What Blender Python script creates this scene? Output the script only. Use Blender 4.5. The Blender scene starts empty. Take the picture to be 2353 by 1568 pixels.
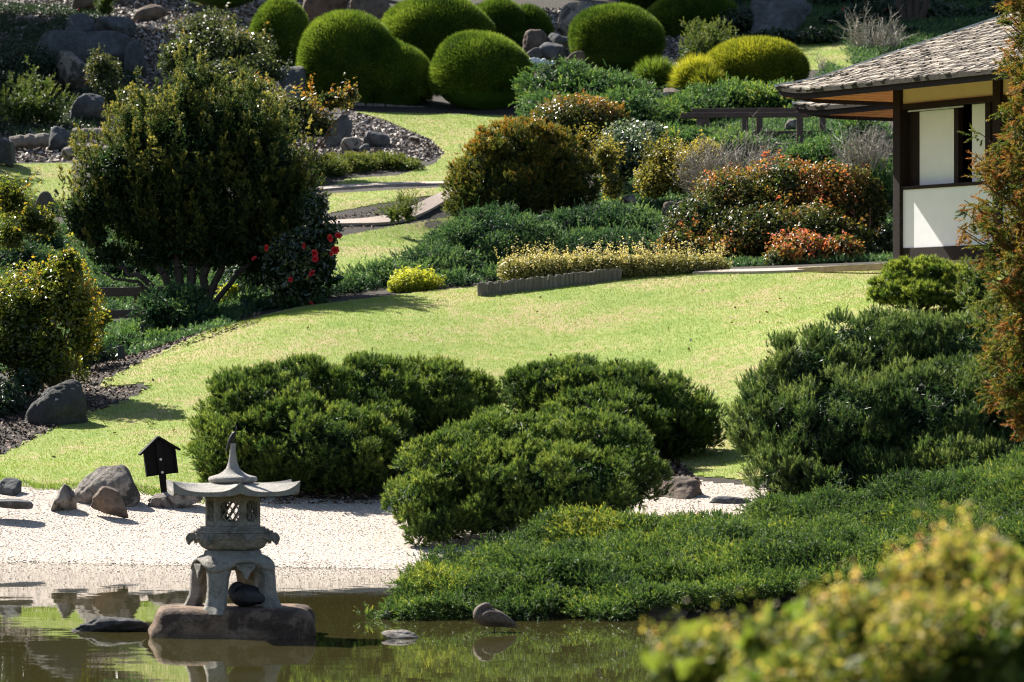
import bpy, bmesh, math
import numpy as np
from mathutils import Vector, Matrix

# ------------------------------------------------------------------ camera, world, sun
S = bpy.context.scene
COL = S.collection
R = math.radians
FP, HC = 9614.0, 2.36                 # focal length in picture units, camera height over the water
SUN_AZ = (-0.66, 0.75)                # horizontal direction towards the sun
SUN_EL = 42.0

cam_d = bpy.data.cameras.new('camera')
cam = bpy.data.objects.new('camera', cam_d); COL.objects.link(cam)
cam.location = (0, 0, HC); cam.rotation_euler = (R(90), 0, 0)
cam_d.sensor_width = 36; cam_d.lens = FP / 2353 * 36
cam_d.shift_y = 78 / 2353
cam_d.clip_start = 0.5; cam_d.clip_end = 2000
cam_d.dof.use_dof = True; cam_d.dof.focus_distance = 53; cam_d.dof.aperture_fstop = 4.2
S.camera = cam

w = bpy.data.worlds.new('World'); S.world = w; w.use_nodes = True
nt = w.node_tree; nt.nodes.clear()
sky = nt.nodes.new('ShaderNodeTexSky'); sky.sky_type = 'NISHITA'; sky.sun_disc = False
sky.sun_elevation = R(SUN_EL); sky.sun_rotation = math.atan2(SUN_AZ[0], SUN_AZ[1])
bg = nt.nodes.new('ShaderNodeBackground'); bg.inputs[1].default_value = 0.05
wo = nt.nodes.new('ShaderNodeOutputWorld')
nt.links.new(sky.outputs[0], bg.inputs[0]); nt.links.new(bg.outputs[0], wo.inputs[0])

sd = bpy.data.lights.new('sun', 'SUN'); sd.energy = 5.0; sd.angle = R(0.53); sd.color = (1, 0.94, 0.84)
so = bpy.data.objects.new('sun', sd); COL.objects.link(so)
_h = math.hypot(*SUN_AZ); _ce = math.cos(R(SUN_EL))
SUN = Vector((SUN_AZ[0] / _h * _ce, SUN_AZ[1] / _h * _ce, math.sin(R(SUN_EL))))
so.rotation_euler = SUN.to_track_quat('Z', 'Y').to_euler(); so.location = (-30, 30, 60)

S.view_settings.view_transform = 'Standard'; S.view_settings.look = 'None'
S.view_settings.exposure = 1.45; S.view_settings.gamma = 1
S.render.engine = 'CYCLES'
S.cycles.max_bounces = 8; S.cycles.diffuse_bounces = 3; S.cycles.transmission_bounces = 4
S.cycles.caustics_reflective = False; S.cycles.caustics_refractive = False
S.cycles.use_denoising = True; S.cycles.use_adaptive_sampling = False
S.cycles.pixel_filter_type = 'BLACKMAN_HARRIS'; S.cycles.filter_width = 1.0

# ------------------------------------------------------------------ helpers
def at(px, py, Y):
    return np.array([(px - 1176.5) / FP * Y, Y, HC + (862 - py) / FP * Y])
def proj(P):
    P = np.asarray(P)
    return 1176.5 + P[..., 0] / P[..., 1] * FP, 862 - (P[..., 2] - HC) / P[..., 1] * FP
def unit(a): return a / np.maximum(np.linalg.norm(a, axis=-1, keepdims=True), 1e-9)
def rng(s): return np.random.default_rng(s)

class Geo:
    def __init__(g): g.V, g.F, g.T, g.M, g.n = [], [], [], [], 0
    def add(g, V, F, tint=0.5, mat=0):
        V = np.asarray(V, float).reshape(-1, 3); F = np.asarray(F, int)
        g.V.append(V); g.F.append(F + g.n)
        g.T.append(np.broadcast_to(np.asarray(tint, float), (len(V),)).copy())
        g.M.append(np.full(len(F), mat)); g.n += len(V)
        return g
    def box(g, c, s, rot=None, tint=0.5, mat=0, taper=0.0):
        s = np.array(s) / 2
        q = np.array([[-1,-1,-1],[1,-1,-1],[1,1,-1],[-1,1,-1],[-1,-1,1],[1,-1,1],[1,1,1],[-1,1,1]], float)
        if taper: q[4:, :2] *= 1 - taper
        v = q * s
        if rot is not None: v = v @ np.array(rot).T
        return g.add(v + np.array(c), [[3,2,1,0],[4,5,6,7],[0,1,5,4],[1,2,6,5],[2,3,7,6],[3,0,4,7]], tint, mat)
    def tube(g, pts, rad, k=8, tint=0.5, mat=0, cap=True, sq=None):
        pts = np.array(pts, float); n = len(pts)
        rad = np.broadcast_to(np.asarray(rad, float), (n,))
        t = np.zeros_like(pts); t[1:-1] = pts[2:] - pts[:-2]; t[0] = pts[1] - pts[0]; t[-1] = pts[-1] - pts[-2]
        t = unit(t); ref = np.array([0, 0, 1.0]) if abs(t[0][2]) < 0.9 else np.array([1.0, 0, 0])
        a = np.cross(t, ref); a = unit(a); b = np.cross(a, t)
        th = np.linspace(0, 2 * np.pi, k, endpoint=False)
        sx, sz = (1, 1) if sq is None else sq
        V = pts[:, None] + rad[:, None, None] * (np.cos(th)[None, :, None] * a[:, None] * sx + np.sin(th)[None, :, None] * b[:, None] * sz)
        i = np.arange(n - 1)[:, None] * k; j = np.arange(k)[None]; j2 = (j + 1) % k
        F = np.stack([i + j, i + j2, i + k + j2, i + k + j], -1).reshape(-1, 4)
        base = g.n; g.add(V.reshape(-1, 3), F, tint, mat)
        if cap:
            for e, ring in ((0, np.arange(k)[::-1]), (n - 1, np.arange(k))):
                g.F.append((base + e * k + ring)[None]); g.M.append(np.array([mat]))
        return g
    def lathe(g, prof, k=24, rot=0, tint=0.5, mat=0, cap=True, c=(0, 0, 0), corner=None):
        prof = np.array(prof, float); th = np.linspace(0, 2 * np.pi, k, endpoint=False) + rot
        V = np.stack([prof[:, 0, None] * np.cos(th), prof[:, 0, None] * np.sin(th), prof[:, 1, None] + 0 * th], -1) + np.array(c)
        n = len(prof); i = np.arange(n - 1)[:, None] * k; j = np.arange(k)[None]; j2 = (j + 1) % k
        F = np.stack([i + j, i + j2, i + k + j2, i + k + j], -1).reshape(-1, 4)
        base = g.n; g.add(V.reshape(-1, 3), F, tint, mat)
        if cap:
            for e, ring in ((0, np.arange(k)[::-1]), (n - 1, np.arange(k))):
                g.F.append((base + e * k + ring)[None]); g.M.append(np.array([mat]))
        return g
    def prism(g, poly, depth, origin, ax, ay, an, tint=0.5, mat=0):
        poly = np.array(poly, float); n = len(poly)
        o, ax, ay, an = map(np.array, (origin, ax, ay, an))
        p = o + poly[:, :1] * ax + poly[:, 1:] * ay
        V = np.concatenate([p - an * depth / 2, p + an * depth / 2])
        base = g.n; i = np.arange(n); i2 = (i + 1) % n
        g.add(V, np.stack([i, i2, i2 + n, i + n], -1), tint, mat)
        g.F.append((base + i[::-1])[None]); g.M.append(np.array([mat]))
        g.F.append((base + n + i)[None]); g.M.append(np.array([mat]))
        return g
    def build(g, name, mats, parent=None, loc=None, smooth=False, rotz=0, bevel=0):
        if not isinstance(mats, (list, tuple)): mats = [mats]
        V = np.concatenate(g.V); T = np.concatenate(g.T)
        if loc is not None and parent is None: V = V - np.array(loc)
        me = bpy.data.meshes.new(name)
        me.vertices.add(len(V)); me.vertices.foreach_set('co', V.ravel().astype(np.float32))
        tot = np.concatenate([np.full(len(f), f.shape[1]) for f in g.F])
        li = np.concatenate([f.ravel() for f in g.F]).astype(np.int32)
        st = np.concatenate([[0], np.cumsum(tot)[:-1]]).astype(np.int32)
        me.loops.add(len(li)); me.loops.foreach_set('vertex_index', li)
        me.polygons.add(len(tot)); me.polygons.foreach_set('loop_start', st)
        me.polygons.foreach_set('material_index', np.concatenate(g.M).astype(np.int32))
        me.polygons.foreach_set('use_smooth', np.full(len(tot), smooth))
        me.update(calc_edges=True)
        a = me.attributes.new('tint', 'FLOAT', 'POINT'); a.data.foreach_set('value', T.astype(np.float32))
        for m in mats: me.materials.append(m)
        o = bpy.data.objects.new(name, me); COL.objects.link(o)
        if parent is not None: o.parent = parent
        elif loc is not None: o.location = tuple(loc)
        if bevel:
            b = o.modifiers.new('bevel', 'BEVEL'); b.width = bevel; b.segments = 2; b.limit_method = 'ANGLE'
        return o

def tag(o, label=None, cat=None, group=None, kind=None):
    if label: o['label'] = label
    if cat: o['category'] = cat
    if group: o['group'] = group
    if kind: o['kind'] = kind
    return o
def empty(name, loc, rz=0):
    o = bpy.data.objects.new(name, None); COL.objects.link(o); o.empty_display_size = 0.1
    o.location = tuple(loc); o.rotation_euler = (0, 0, rz); return o
def copy_tree(o, parent=None):
    c = o.copy(); COL.objects.link(c); c.parent = parent
    for ch in o.children: copy_tree(ch, c)
    return c

class Waves:                                         # cheap smooth 3D noise, about -1..1
    def __init__(s, seed, f, n=14):
        r = rng(seed); s.k = unit(r.normal(size=(n, 3))) * f * r.uniform(0.6, 1.6, (n, 1)); s.p = r.uniform(0, 6.28, n)
    def __call__(s, P): return np.sin(np.asarray(P) @ s.k.T + s.p).sum(-1) / math.sqrt(len(s.p))

_ico = {}
def ico(n):
    if n not in _ico:
        b = bmesh.new(); bmesh.ops.create_icosphere(b, subdivisions=n, radius=1)
        b.verts.ensure_lookup_table()
        _ico[n] = (np.array([v.co[:] for v in b.verts]), np.array([[v.index for v in f.verts] for f in b.faces])); b.free()
    return _ico[n]

def inpoly(px, py, poly):
    poly = np.array(poly, float); x, y = poly[:, 0], poly[:, 1]; r = np.zeros(np.shape(px), bool)
    for i in range(len(poly)):
        j = i - 1
        c = ((y[i] > py) != (y[j] > py)) & (px < (x[j] - x[i]) * (py - y[i]) / (y[j] - y[i] + 1e-12) + x[i])
        r ^= c
    return r

class TPS:
    def __init__(s, P, lam=1e-3):
        P = np.array(P, float); s.c = P[:, :2]; n = len(P)
        d = np.linalg.norm(s.c[:, None] - s.c[None], axis=-1)
        A = np.zeros((n + 3, n + 3)); A[:n, :n] = s.phi(d) + lam * np.eye(n)
        A[:n, n] = 1; A[:n, n + 1:] = s.c; A[n, :n] = 1; A[n + 1:, :n] = s.c.T
        s.w = np.linalg.solve(A, np.concatenate([P[:, 2], [0, 0, 0]]))
    @staticmethod
    def phi(d): return d * d * np.log(d + 1e-9)
    def __call__(s, X, Y):
        X = np.asarray(X, float); Y = np.asarray(Y, float); sh = X.shape; Q = np.stack([X.ravel(), Y.ravel()], -1)
        out = np.empty(len(Q)); n = len(s.c)
        for i in range(0, len(Q), 20000):
            q = Q[i:i + 20000]; d = np.linalg.norm(q[:, None] - s.c[None], axis=-1)
            out[i:i + 20000] = s.phi(d) @ s.w[:n] + s.w[n] + q @ s.w[n + 1:]
        return out.reshape(sh)

# ------------------------------------------------------------------ materials
def nodes(name):
    m = bpy.data.materials.new(name); m.use_nodes = True; t = m.node_tree; t.nodes.clear()
    o = t.nodes.new('ShaderNodeOutputMaterial'); return m, t, o
def N(t, typ, **kw):
    n = t.nodes.new(typ)
    for k, v in kw.items():
        if k[0] == '_': setattr(n, k[1:], v)
        else: n.inputs[k].default_value = v
    return n
def ramp(t, stops, fac):
    n = t.nodes.new('ShaderNodeValToRGB'); e = n.color_ramp.elements
    while len(e) < len(stops): e.new(0.5)
    for el, (p, c) in zip(e, stops): el.position = p; el.color = (*c, 1)
    t.links.new(fac, n.inputs[0]); return n
def noise(t, scale, detail=4, rough=0.6, vec=None, dist=0):
    n = N(t, 'ShaderNodeTexNoise', Scale=scale, Detail=detail, Roughness=rough, Distortion=dist)
    if vec is not None: t.links.new(vec, n.inputs['Vector'])
    return n
def objco(t): return t.nodes.new('ShaderNodeTexCoord').outputs['Object']
def geoco(t): return t.nodes.new('ShaderNodeNewGeometry').outputs['Position']

def foliage(name, stops, trans=0.4, rough=0.45, spec=0.4, tgain=1.6):
    m, t, o = nodes(name)
    a = N(t, 'ShaderNodeAttribute', _attribute_name='tint')
    r = ramp(t, stops, a.outputs['Fac'])
    p = N(t, 'ShaderNodeBsdfPrincipled', Roughness=rough); p.inputs['Specular IOR Level'].default_value = spec
    t.links.new(r.outputs[0], p.inputs['Base Color'])
    tr = t.nodes.new('ShaderNodeBsdfTranslucent')
    g = N(t, 'ShaderNodeMix', _data_type='RGBA', _blend_type='MULTIPLY'); g.inputs[0].default_value = 1
    t.links.new(r.outputs[0], g.inputs[6]); g.inputs[7].default_value = (tgain * 1.03, tgain, tgain * 0.65, 1)
    t.links.new(g.outputs[2], tr.inputs[0])
    mx = t.nodes.new('ShaderNodeMixShader'); mx.inputs[0].default_value = trans
    t.links.new(p.outputs[0], mx.inputs[1]); t.links.new(tr.outputs[0], mx.inputs[2]); t.links.new(mx.outputs[0], o.inputs[0])
    return m

def solid(name, col, rough=0.7, var=0.25, scale=8, bump=0.2, spec=0.3, stretch=None, tintvar=0.0, metal=0):
    m, t, o = nodes(name)
    v = objco(t)
    if stretch:
        mp = t.nodes.new('ShaderNodeMapping'); mp.inputs['Scale'].default_value = stretch; t.links.new(v, mp.inputs[0]); v = mp.outputs[0]
    n = noise(t, scale, 6, 0.65, v)
    c = np.array(col)
    r = ramp(t, [(0.3, tuple(c * (1 - var))), (0.7, tuple(np.minimum(c * (1 + var), 1)))], n.outputs['Fac'])
    out = r.outputs[0]
    if tintvar:
        a = N(t, 'ShaderNodeAttribute', _attribute_name='tint')
        mr = N(t, 'ShaderNodeMapRange'); mr.inputs[3].default_value = 1 - tintvar; mr.inputs[4].default_value = 1 + tintvar
        t.links.new(a.outputs['Fac'], mr.inputs[0])
        g = N(t, 'ShaderNodeMix', _data_type='RGBA', _blend_type='MULTIPLY'); g.inputs[0].default_value = 1
        t.links.new(out, g.inputs[6]); t.links.new(mr.outputs[0], g.inputs[7]); out = g.outputs[2]
    p = N(t, 'ShaderNodeBsdfPrincipled', Roughness=rough, Metallic=metal); p.inputs['Specular IOR Level'].default_value = spec
    t.links.new(out, p.inputs['Base Color'])
    if bump:
        b = N(t, 'ShaderNodeBump', Strength=bump, Distance=0.02); n2 = noise(t, scale * 3, 6, 0.7, v)
        t.links.new(n2.outputs['Fac'], b.inputs['Height']); t.links.new(b.outputs[0], p.inputs['Normal'])
    t.links.new(p.outputs[0], o.inputs[0]); return m

def tinted(name, stops, rough=0.8, spec=0.2, damp=False):
    m, t, o = nodes(name)
    a = N(t, 'ShaderNodeAttribute', _attribute_name='tint'); r = ramp(t, stops, a.outputs['Fac'])
    p = N(t, 'ShaderNodeBsdfPrincipled', Roughness=rough); p.inputs['Specular IOR Level'].default_value = spec
    t.links.new(r.outputs[0], p.inputs['Base Color']); t.links.new(p.outputs[0], o.inputs[0])
    if damp:                                         # wet stones along the waterline are darker
        sx = t.nodes.new('ShaderNodeSeparateXYZ'); t.links.new(geoco(t), sx.inputs[0]); nz = noise(t, 2.5, 3, .6, geoco(t))
        ad = N(t, 'ShaderNodeMath', _operation='MULTIPLY_ADD'); ad.inputs[1].default_value = -.09; t.links.new(nz.outputs['Fac'], ad.inputs[0]); t.links.new(sx.outputs['Z'], ad.inputs[2])
        mr = N(t, 'ShaderNodeMapRange'); mr.inputs[1].default_value = -.03; mr.inputs[2].default_value = .02; mr.inputs[3].default_value = .35; mr.inputs[4].default_value = 1; t.links.new(ad.outputs[0], mr.inputs[0])
        g = N(t, 'ShaderNodeMix', _data_type='RGBA', _blend_type='MULTIPLY'); g.inputs[0].default_value = 1
        t.links.new(r.outputs[0], g.inputs[6]); t.links.new(mr.outputs[0], g.inputs[7]); t.links.new(g.outputs[2], p.inputs['Base Color'])
    return m

def stone(name, a, b, dark, lichen=0.45, scale=3.0, stain=(0.05, 0.05, 0.045)):
    m, t, o = nodes(name); v = objco(t)
    n1 = noise(t, scale, 8, 0.65, v); r = ramp(t, [(0.3, a), (0.7, b)], n1.outputs['Fac'])
    n2 = noise(t, scale * 0.9, 6, 0.7, v, 0.6); f = ramp(t, [(lichen - 0.05, (0, 0, 0)), (lichen + 0.07, (1, 1, 1))], n2.outputs['Fac'])
    mx = N(t, 'ShaderNodeMix', _data_type='RGBA'); mx.inputs[7].default_value = (*stain, 1)
    inv = N(t, 'ShaderNodeMath', _operation='MULTIPLY'); inv.inputs[1].default_value = dark
    t.links.new(f.outputs[0], inv.inputs[0]); t.links.new(inv.outputs[0], mx.inputs[0]); t.links.new(r.outputs[0], mx.inputs[6])
    n4 = noise(t, scale * 14, 4, 0.7, v); sp = ramp(t, [(0.3, (0.7, 0.7, 0.7)), (0.7, (1.2, 1.2, 1.2))], n4.outputs['Fac'])
    mu = N(t, 'ShaderNodeMix', _data_type='RGBA', _blend_type='MULTIPLY'); mu.inputs[0].default_value = 1
    t.links.new(mx.outputs[2], mu.inputs[6]); t.links.new(sp.outputs[0], mu.inputs[7])
    p = N(t, 'ShaderNodeBsdfPrincipled', Roughness=0.85); p.inputs['Specular IOR Level'].default_value = 0.25
    t.links.new(mu.outputs[2], p.inputs['Base Color'])
    n3 = noise(t, scale * 5, 8, 0.75, v); bp = N(t, 'ShaderNodeBump', Strength=0.9, Distance=0.05)
    t.links.new(n3.outputs['Fac'], bp.inputs['Height']); t.links.new(bp.outputs[0], p.inputs['Normal'])
    t.links.new(p.outputs[0], o.inputs[0]); return m

G = {}
# foliage colours: low tint to high tint
G['pine'] = foliage('pine_needles', [(0, (.016, .038, .014)), (.48, (.055, .105, .024)), (1, (.21, .26, .058))], .38, .5, .25, 1.75)
G['pine_dark'] = foliage('dark_pine_needles', [(0, (.016, .036, .016)), (.45, (.045, .088, .026)), (1, (.2, .25, .08))], .36, .45, .3, 1.8)
G['pine_gold'] = foliage('golden_pine_needles', [(0, (.014, .034, .014)), (.45, (.05, .082, .024)), (.7, (.135, .145, .036)), (1, (.44, .38, .1))], .4, .5, .2, 1.8)
G['pine_bonsai'] = foliage('bright_pine_needles', [(0, (.016, .04, .012)), (.45, (.06, .11, .02)), (1, (.26, .3, .05))], .42, .4, .3, 1.8)
G['juniper'] = foliage('juniper_sprays', [(0, (.014, .036, .018)), (.42, (.055, .125, .04)), (.8, (.15, .25, .06)), (1, (.32, .35, .06))], .4, .5, .4)
G['juniper_front'] = foliage('pondside_juniper_sprays', [(0, (.014, .032, .014)), (.4, (.045, .092, .026)), (.75, (.12, .19, .04)), (1, (.32, .33, .05))], .36, .5, .25)
G['juniper_blue'] = foliage('blue_juniper_sprays', [(0, (.013, .035, .022)), (.42, (.045, .105, .045)), (1, (.19, .29, .09))], .4, .5, .4)
G['dome'] = foliage('clipped_shrub_blades', [(0, (.012, .028, .011)), (.42, (.075, .14, .02)), (1, (.33, .41, .06))], .3, .55, .1)
G['dome_gold'] = foliage('golden_shrub_blades', [(0, (.02, .036, .01)), (.42, (.16, .195, .02)), (1, (.52, .5, .05))], .32, .55, .15)
G['cypress'] = foliage('cypress_fans', [(0, (.03, .055, .018)), (.45, (.085, .11, .025)), (.75, (.21, .18, .03)), (1, (.36, .16, .03))], .35, .5, .3)
G['cedar'] = foliage('cedar_sprays', [(0, (.035, .06, .014)), (.42, (.1, .135, .022)), (.7, (.22, .15, .03)), (1, (.3, .12, .04))], .36, .55, .25)
G['yellow_leaf'] = foliage('yellow_green_leaves', [(0, (.04, .065, .012)), (.5, (.12, .15, .018)), (.85, (.28, .25, .025)), (1, (.38, .22, .03))], .45, .25, .6)
G['fore_leaf'] = foliage('pale_yellow_leaves', [(0, (.05, .1, .015)), (.4, (.17, .2, .035)), (.75, (.56, .46, .12)), (1, (.55, .28, .17))], .45, .5, .25)
G['lime_leaf'] = foliage('lime_leaves', [(0, (.14, .19, .02)), (1, (.5, .5, .06))], .45, .4, .4)
G['hedge_leaf'] = foliage('pale_hedge_leaves', [(0, (.07, .09, .025)), (.5, (.3, .28, .1)), (1, (.6, .52, .25))], .35, .4, .4)
G['camellia'] = foliage('camellia_leaves', [(0, (.015, .035, .014)), (.8, (.035, .06, .022)), (1, (.14, .15, .05))], .18, .22, .7)
G['nandina'] = foliage('autumn_leaves', [(0, (.02, .042, .014)), (.42, (.075, .09, .022)), (.6, (.2, .14, .03)), (.8, (.36, .15, .05)), (1, (.42, .11, .07))], .4, .38, .35)
G['nandina_green'] = foliage('grey_green_autumn_leaves', [(0, (.03, .05, .02)), (.5, (.09, .11, .04)), (.8, (.2, .17, .04)), (1, (.42, .2, .03))], .4, .38, .35)
G['photinia'] = foliage('red_tipped_leaves', [(0, (.03, .055, .014)), (.5, (.1, .11, .02)), (.75, (.28, .12, .03)), (1, (.34, .2, .03))], .35, .3, .5)
G['grey_leaf'] = foliage('grey_green_leaves', [(0, (.03, .06, .03)), (.5, (.08, .13, .07)), (.9, (.25, .32, .2)), (1, (.38, .3, .42))], .3, .3, .6)
G['gold_leaf'] = foliage('golden_leaves', [(0, (.07, .085, .015)), (.5, (.22, .2, .035)), (1, (.4, .33, .07))], .4, .4, .4)
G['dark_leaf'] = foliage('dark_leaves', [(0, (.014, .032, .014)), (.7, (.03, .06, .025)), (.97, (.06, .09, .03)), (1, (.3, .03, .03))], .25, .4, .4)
G['feather'] = foliage('feathery_green', [(0, (.04, .07, .018)), (.5, (.09, .13, .03)), (1, (.19, .2, .05))], .4, .5, .3)
G['grass'] = foliage('grass_blades', [(0, (.11, .19, .03)), (.45, (.2, .285, .055)), (.78, (.28, .31, .085)), (1, (.4, .34, .17))], .4, .5, .25, 1.3)
G['flower'] = solid('red_petals', (.55, .02, .03), .4, .2, 20, 0)
G['bark'] = solid('bark', (.07, .052, .042), .9, .4, 14, .6)
G['bark_red'] = solid('reddish_bark', (.14, .075, .045), .9, .35, 14, .5)
G['twig'] = tinted('grey_twigs', [(0, (.1, .082, .062)), (.6, (.27, .235, .18)), (1, (.5, .46, .39))], .7)
G['rock'] = stone('pale_boulder_stone', (.22, .185, .15), (.42, .385, .35), .9, .5, 2.6, (.04, .038, .034))
G['rock_dark'] = stone('dark_boulder_stone', (.075, .08, .09), (.16, .165, .175), .7, .5, 2.0)
G['rock_shade'] = stone('shaded_boulder_stone', (.04, .042, .048), (.1, .095, .09), .7, .5, 2.0)  # stone colour darkened to deepen the shade on the left boulder
G['rock_brown'] = stone('brown_boulder_stone', (.15, .11, .085), (.25, .19, .15), .6, .5, 2.4)
G['rock_wet'] = stone('wet_stone', (.07, .07, .075), (.16, .16, .17), .6, .5, 5)
G['granite'] = stone('lantern_granite', (.36, .34, .305), (.54, .51, .46), .7, .52, 7, (.17, .16, .14))
G['granite_lit'] = stone('sunlit_lantern_granite', (.42, .395, .36), (.58, .55, .5), .4, .56, 9, (.24, .22, .19))  # cleaner, lightened granite so the sunlit roof and finial read bright
G['plinth'] = stone('plinth_stone', (.2, .13, .085), (.38, .27, .19), .9, .5, 3.2, (.075, .05, .04))
G['black_wood'] = solid('black_stained_timber', (.007, .0065, .007), .75, .3, 6, .15, .15)
G['dark_wood'] = solid('dark_brown_timber', (.02, .012, .0095), .7, .35, 5, .3, .2, (1, 1, 8))
G['rail_wood'] = solid('red_brown_timber', (.075, .035, .026), .42, .3, 5, .25, .5)
G['plaster'] = solid('white_plaster', (.84, .85, .88), .8, .03, 4, .06, .2)
G['cream'] = solid('cream_plaster', (.66, .56, .38), .8, .05, 4, .06, .2)
G['soffit'] = solid('orange_soffit_boards', (.62, .27, .095), .6, .2, 5, .1, .3)
G['shingle'] = tinted('weathered_shingles', [(0, (.05, .042, .036)), (.35, (.17, .145, .12)), (1, (.42, .36, .29))], .8, .25)
G['moss'] = solid('mossy_fascia', (.05, .042, .032), .95, .5, 12, .6)
G['flash'] = solid('metal_flashing', (.55, .6, .62), .4, .1, 4, 0, .5)
G['log'] = solid('weathered_log', (.19, .165, .14), .85, .35, 10, .5, .25, (1, 1, .3))
G['post_green'] = solid('dark_green_paint', (.014, .035, .03), .45, .2, 6, .1, .5)
G['timber'] = solid('pale_timber', (.42, .31, .19), .8, .25, 8, .3)
G['steel'] = solid('bolt_steel', (.5, .48, .45), .35, .1, 10, 0, .5, metal=.8)
G['duck'] = solid('brown_feathers', (.16, .12, .095), .75, .75, 34, .5, .25, (1, 3, 3))
G['bird_black'] = solid('black_feathers', (.02, .018, .02), .5, .4, 20, .3, .4)
G['duck_dark'] = solid('dark_feathers', (.022, .024, .03), .45, .6, 16, .5, .5, (1, 3, 3))
G['letter_shade'] = solid('engraved_shadowed_letters', (.07, .065, .06), .9, .1, 10, 0)  # dark colour stands in for the shade inside carved letters

# ------------------------------------------------------------------ terrain
def A(px, py, Y): p = at(px, py, Y); return (p[0], p[1], p[2])
ctl = [A(*q) for q in [
 (0,1290,53),(500,1300,51.8),(980,1311,50.5),(0,1118,57.5),(100,1135,57),(350,1132,57.5),(650,1165,56.6),(900,1150,57.4),
 (1200,1272,52.3),(1450,1262,51.2),(1780,1192,53.5),(2353,1085,52.5),(1500,1120,57.5),(1650,1120,57.5),(1800,1175,55.5),(2200,1105,56),
 (1650,1030,61),(1680,900,65.5),(1650,700,72.5),(1600,637,75.4),(2050,614,74.6),(1200,668,75),(1000,683,74.5),(700,718,73),(500,760,71),(330,833,69),
 (200,905,66),(0,1052,61),(300,950,64.5),(250,1080,59),(700,830,67.8),(1200,800,69.8),(1900,700,70.8),(1200,950,63.6),(900,1000,62),(500,1000,62.2),
 (2100,732,66.5),(2353,800,65),(2353,950,59),
 (0,985,63),(0,875,68),(240,840,72),(500,705,78),(240,770,79),(0,700,82),(0,565,90),
 (700,655,81),(780,622,85),(1040,532,91),(1000,610,83),(1300,610,82),(1500,610,82.5),(1640,608,83),(1400,540,87),
 (760,522,89.5),(1040,457,92),(760,437,95.5),(1040,426,96),(800,405,97.5),(1100,395,98),(1100,290,107),(850,262,110),(1190,267,110),(840,232,113),(1100,235,113),
 (500,335,104),(350,450,96),(80,432,97),(130,372,101),(80,322,104),(230,250,109),(100,130,118),(300,40,127),(0,0,131),(0,230,111),(450,150,116),
 (1200,0,134),(1400,60,128),(1230,180,118),(1600,170,116),(1550,216,112),(1900,130,118),(2100,60,124),(2353,30,127),(800,60,128),(600,100,121),
 (1800,290,103),(1850,335,100),(1700,442,94),(1500,482,91),(1500,560,86),(1300,330,103),(1350,420,96),(2000,330,99),
]]
ctl += [(7.0,75,4.36),(9.5,72.5,4.36),(13,70,4.4),(12,79,4.4),(8,82,4.5),(16,85,4.6),(20,75,4.5),(10,66,3.6),(14,60,2.6),
        (-4,38,-.7),(0,38,-.7),(-8,44,-.7),(-3,46,-.5),(-10,40,-.9),(0,32,-1.0),(-6,32,-1.0),(6,34,-.8),(12,36,-.3),
        (-1.6,41.5,-.5),(0,41,.02),(1.5,41,.05),(3,41,.06),(5,41,.1),(-0.6,44,.1),(2,45,.25),(4.5,46,.55),(-0.9,48,-.05),
        (0,25,-1),(-6,22,-.9),(6,22,-.4),(0,16,-.2),(3,15,.4),(2,12,.5),(-3,12,.3),(-14,14,.2),(14,14,.5),(20,40,.6),(18,52,1.4),(-18,46,-.3),(-16,54,.2),(-16,60,1),
        (-14,70,2.6),(-16,85,5),(-18,100,8),(-24,120,12),(22,95,7.6),(20,110,10),(24,125,14),
        (-16,145,17),(0,145,17),(16,145,17.5),(-25,170,22),(0,170,22.5),(25,170,23),(-30,200,28),(0,200,29),(30,200,29),(-35,60,1.5),(-40,100,9),(40,100,9),(40,60,3),(-40,140,17),(40,140,18)]
gz = TPS(ctl, 0.02)

def sheet(name, poly, step, lift, mat, bounds, kind='structure', zmin=-9, wob=0):
    x0, x1, y0, y1 = bounds
    xs = np.arange(x0, x1 + step, step); ys = np.arange(y0, y1 + step, step)
    X, Y = np.meshgrid(xs, ys); Z = gz(X, Y)
    P = np.stack([X, Y, Z + lift], -1)
    nx, ny = len(xs), len(ys)
    I = np.arange(nx * ny).reshape(ny, nx)
    F = np.stack([I[:-1, :-1], I[:-1, 1:], I[1:, 1:], I[1:, :-1]], -1).reshape(-1, 4)
    if poly is not None:
        cx, cy = X[:-1, :-1] + step / 2, Y[:-1, :-1] + step / 2; cz = Z[:-1, :-1]
        if wob: 
            wv = Waves(7, 3.0); q = np.stack([cx, cy, cz], -1)
        a, b = proj(np.stack([cx, cy, cz], -1))
        F = F[inpoly(a.ravel(), b.ravel(), poly) & (cz.ravel() > zmin)]
    used, inv = np.unique(F, return_inverse=True)
    g = Geo(); g.add(P.reshape(-1, 3)[used], inv.reshape(-1, 4))
    return tag(g.build(name, mat, smooth=True), kind=kind)

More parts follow.
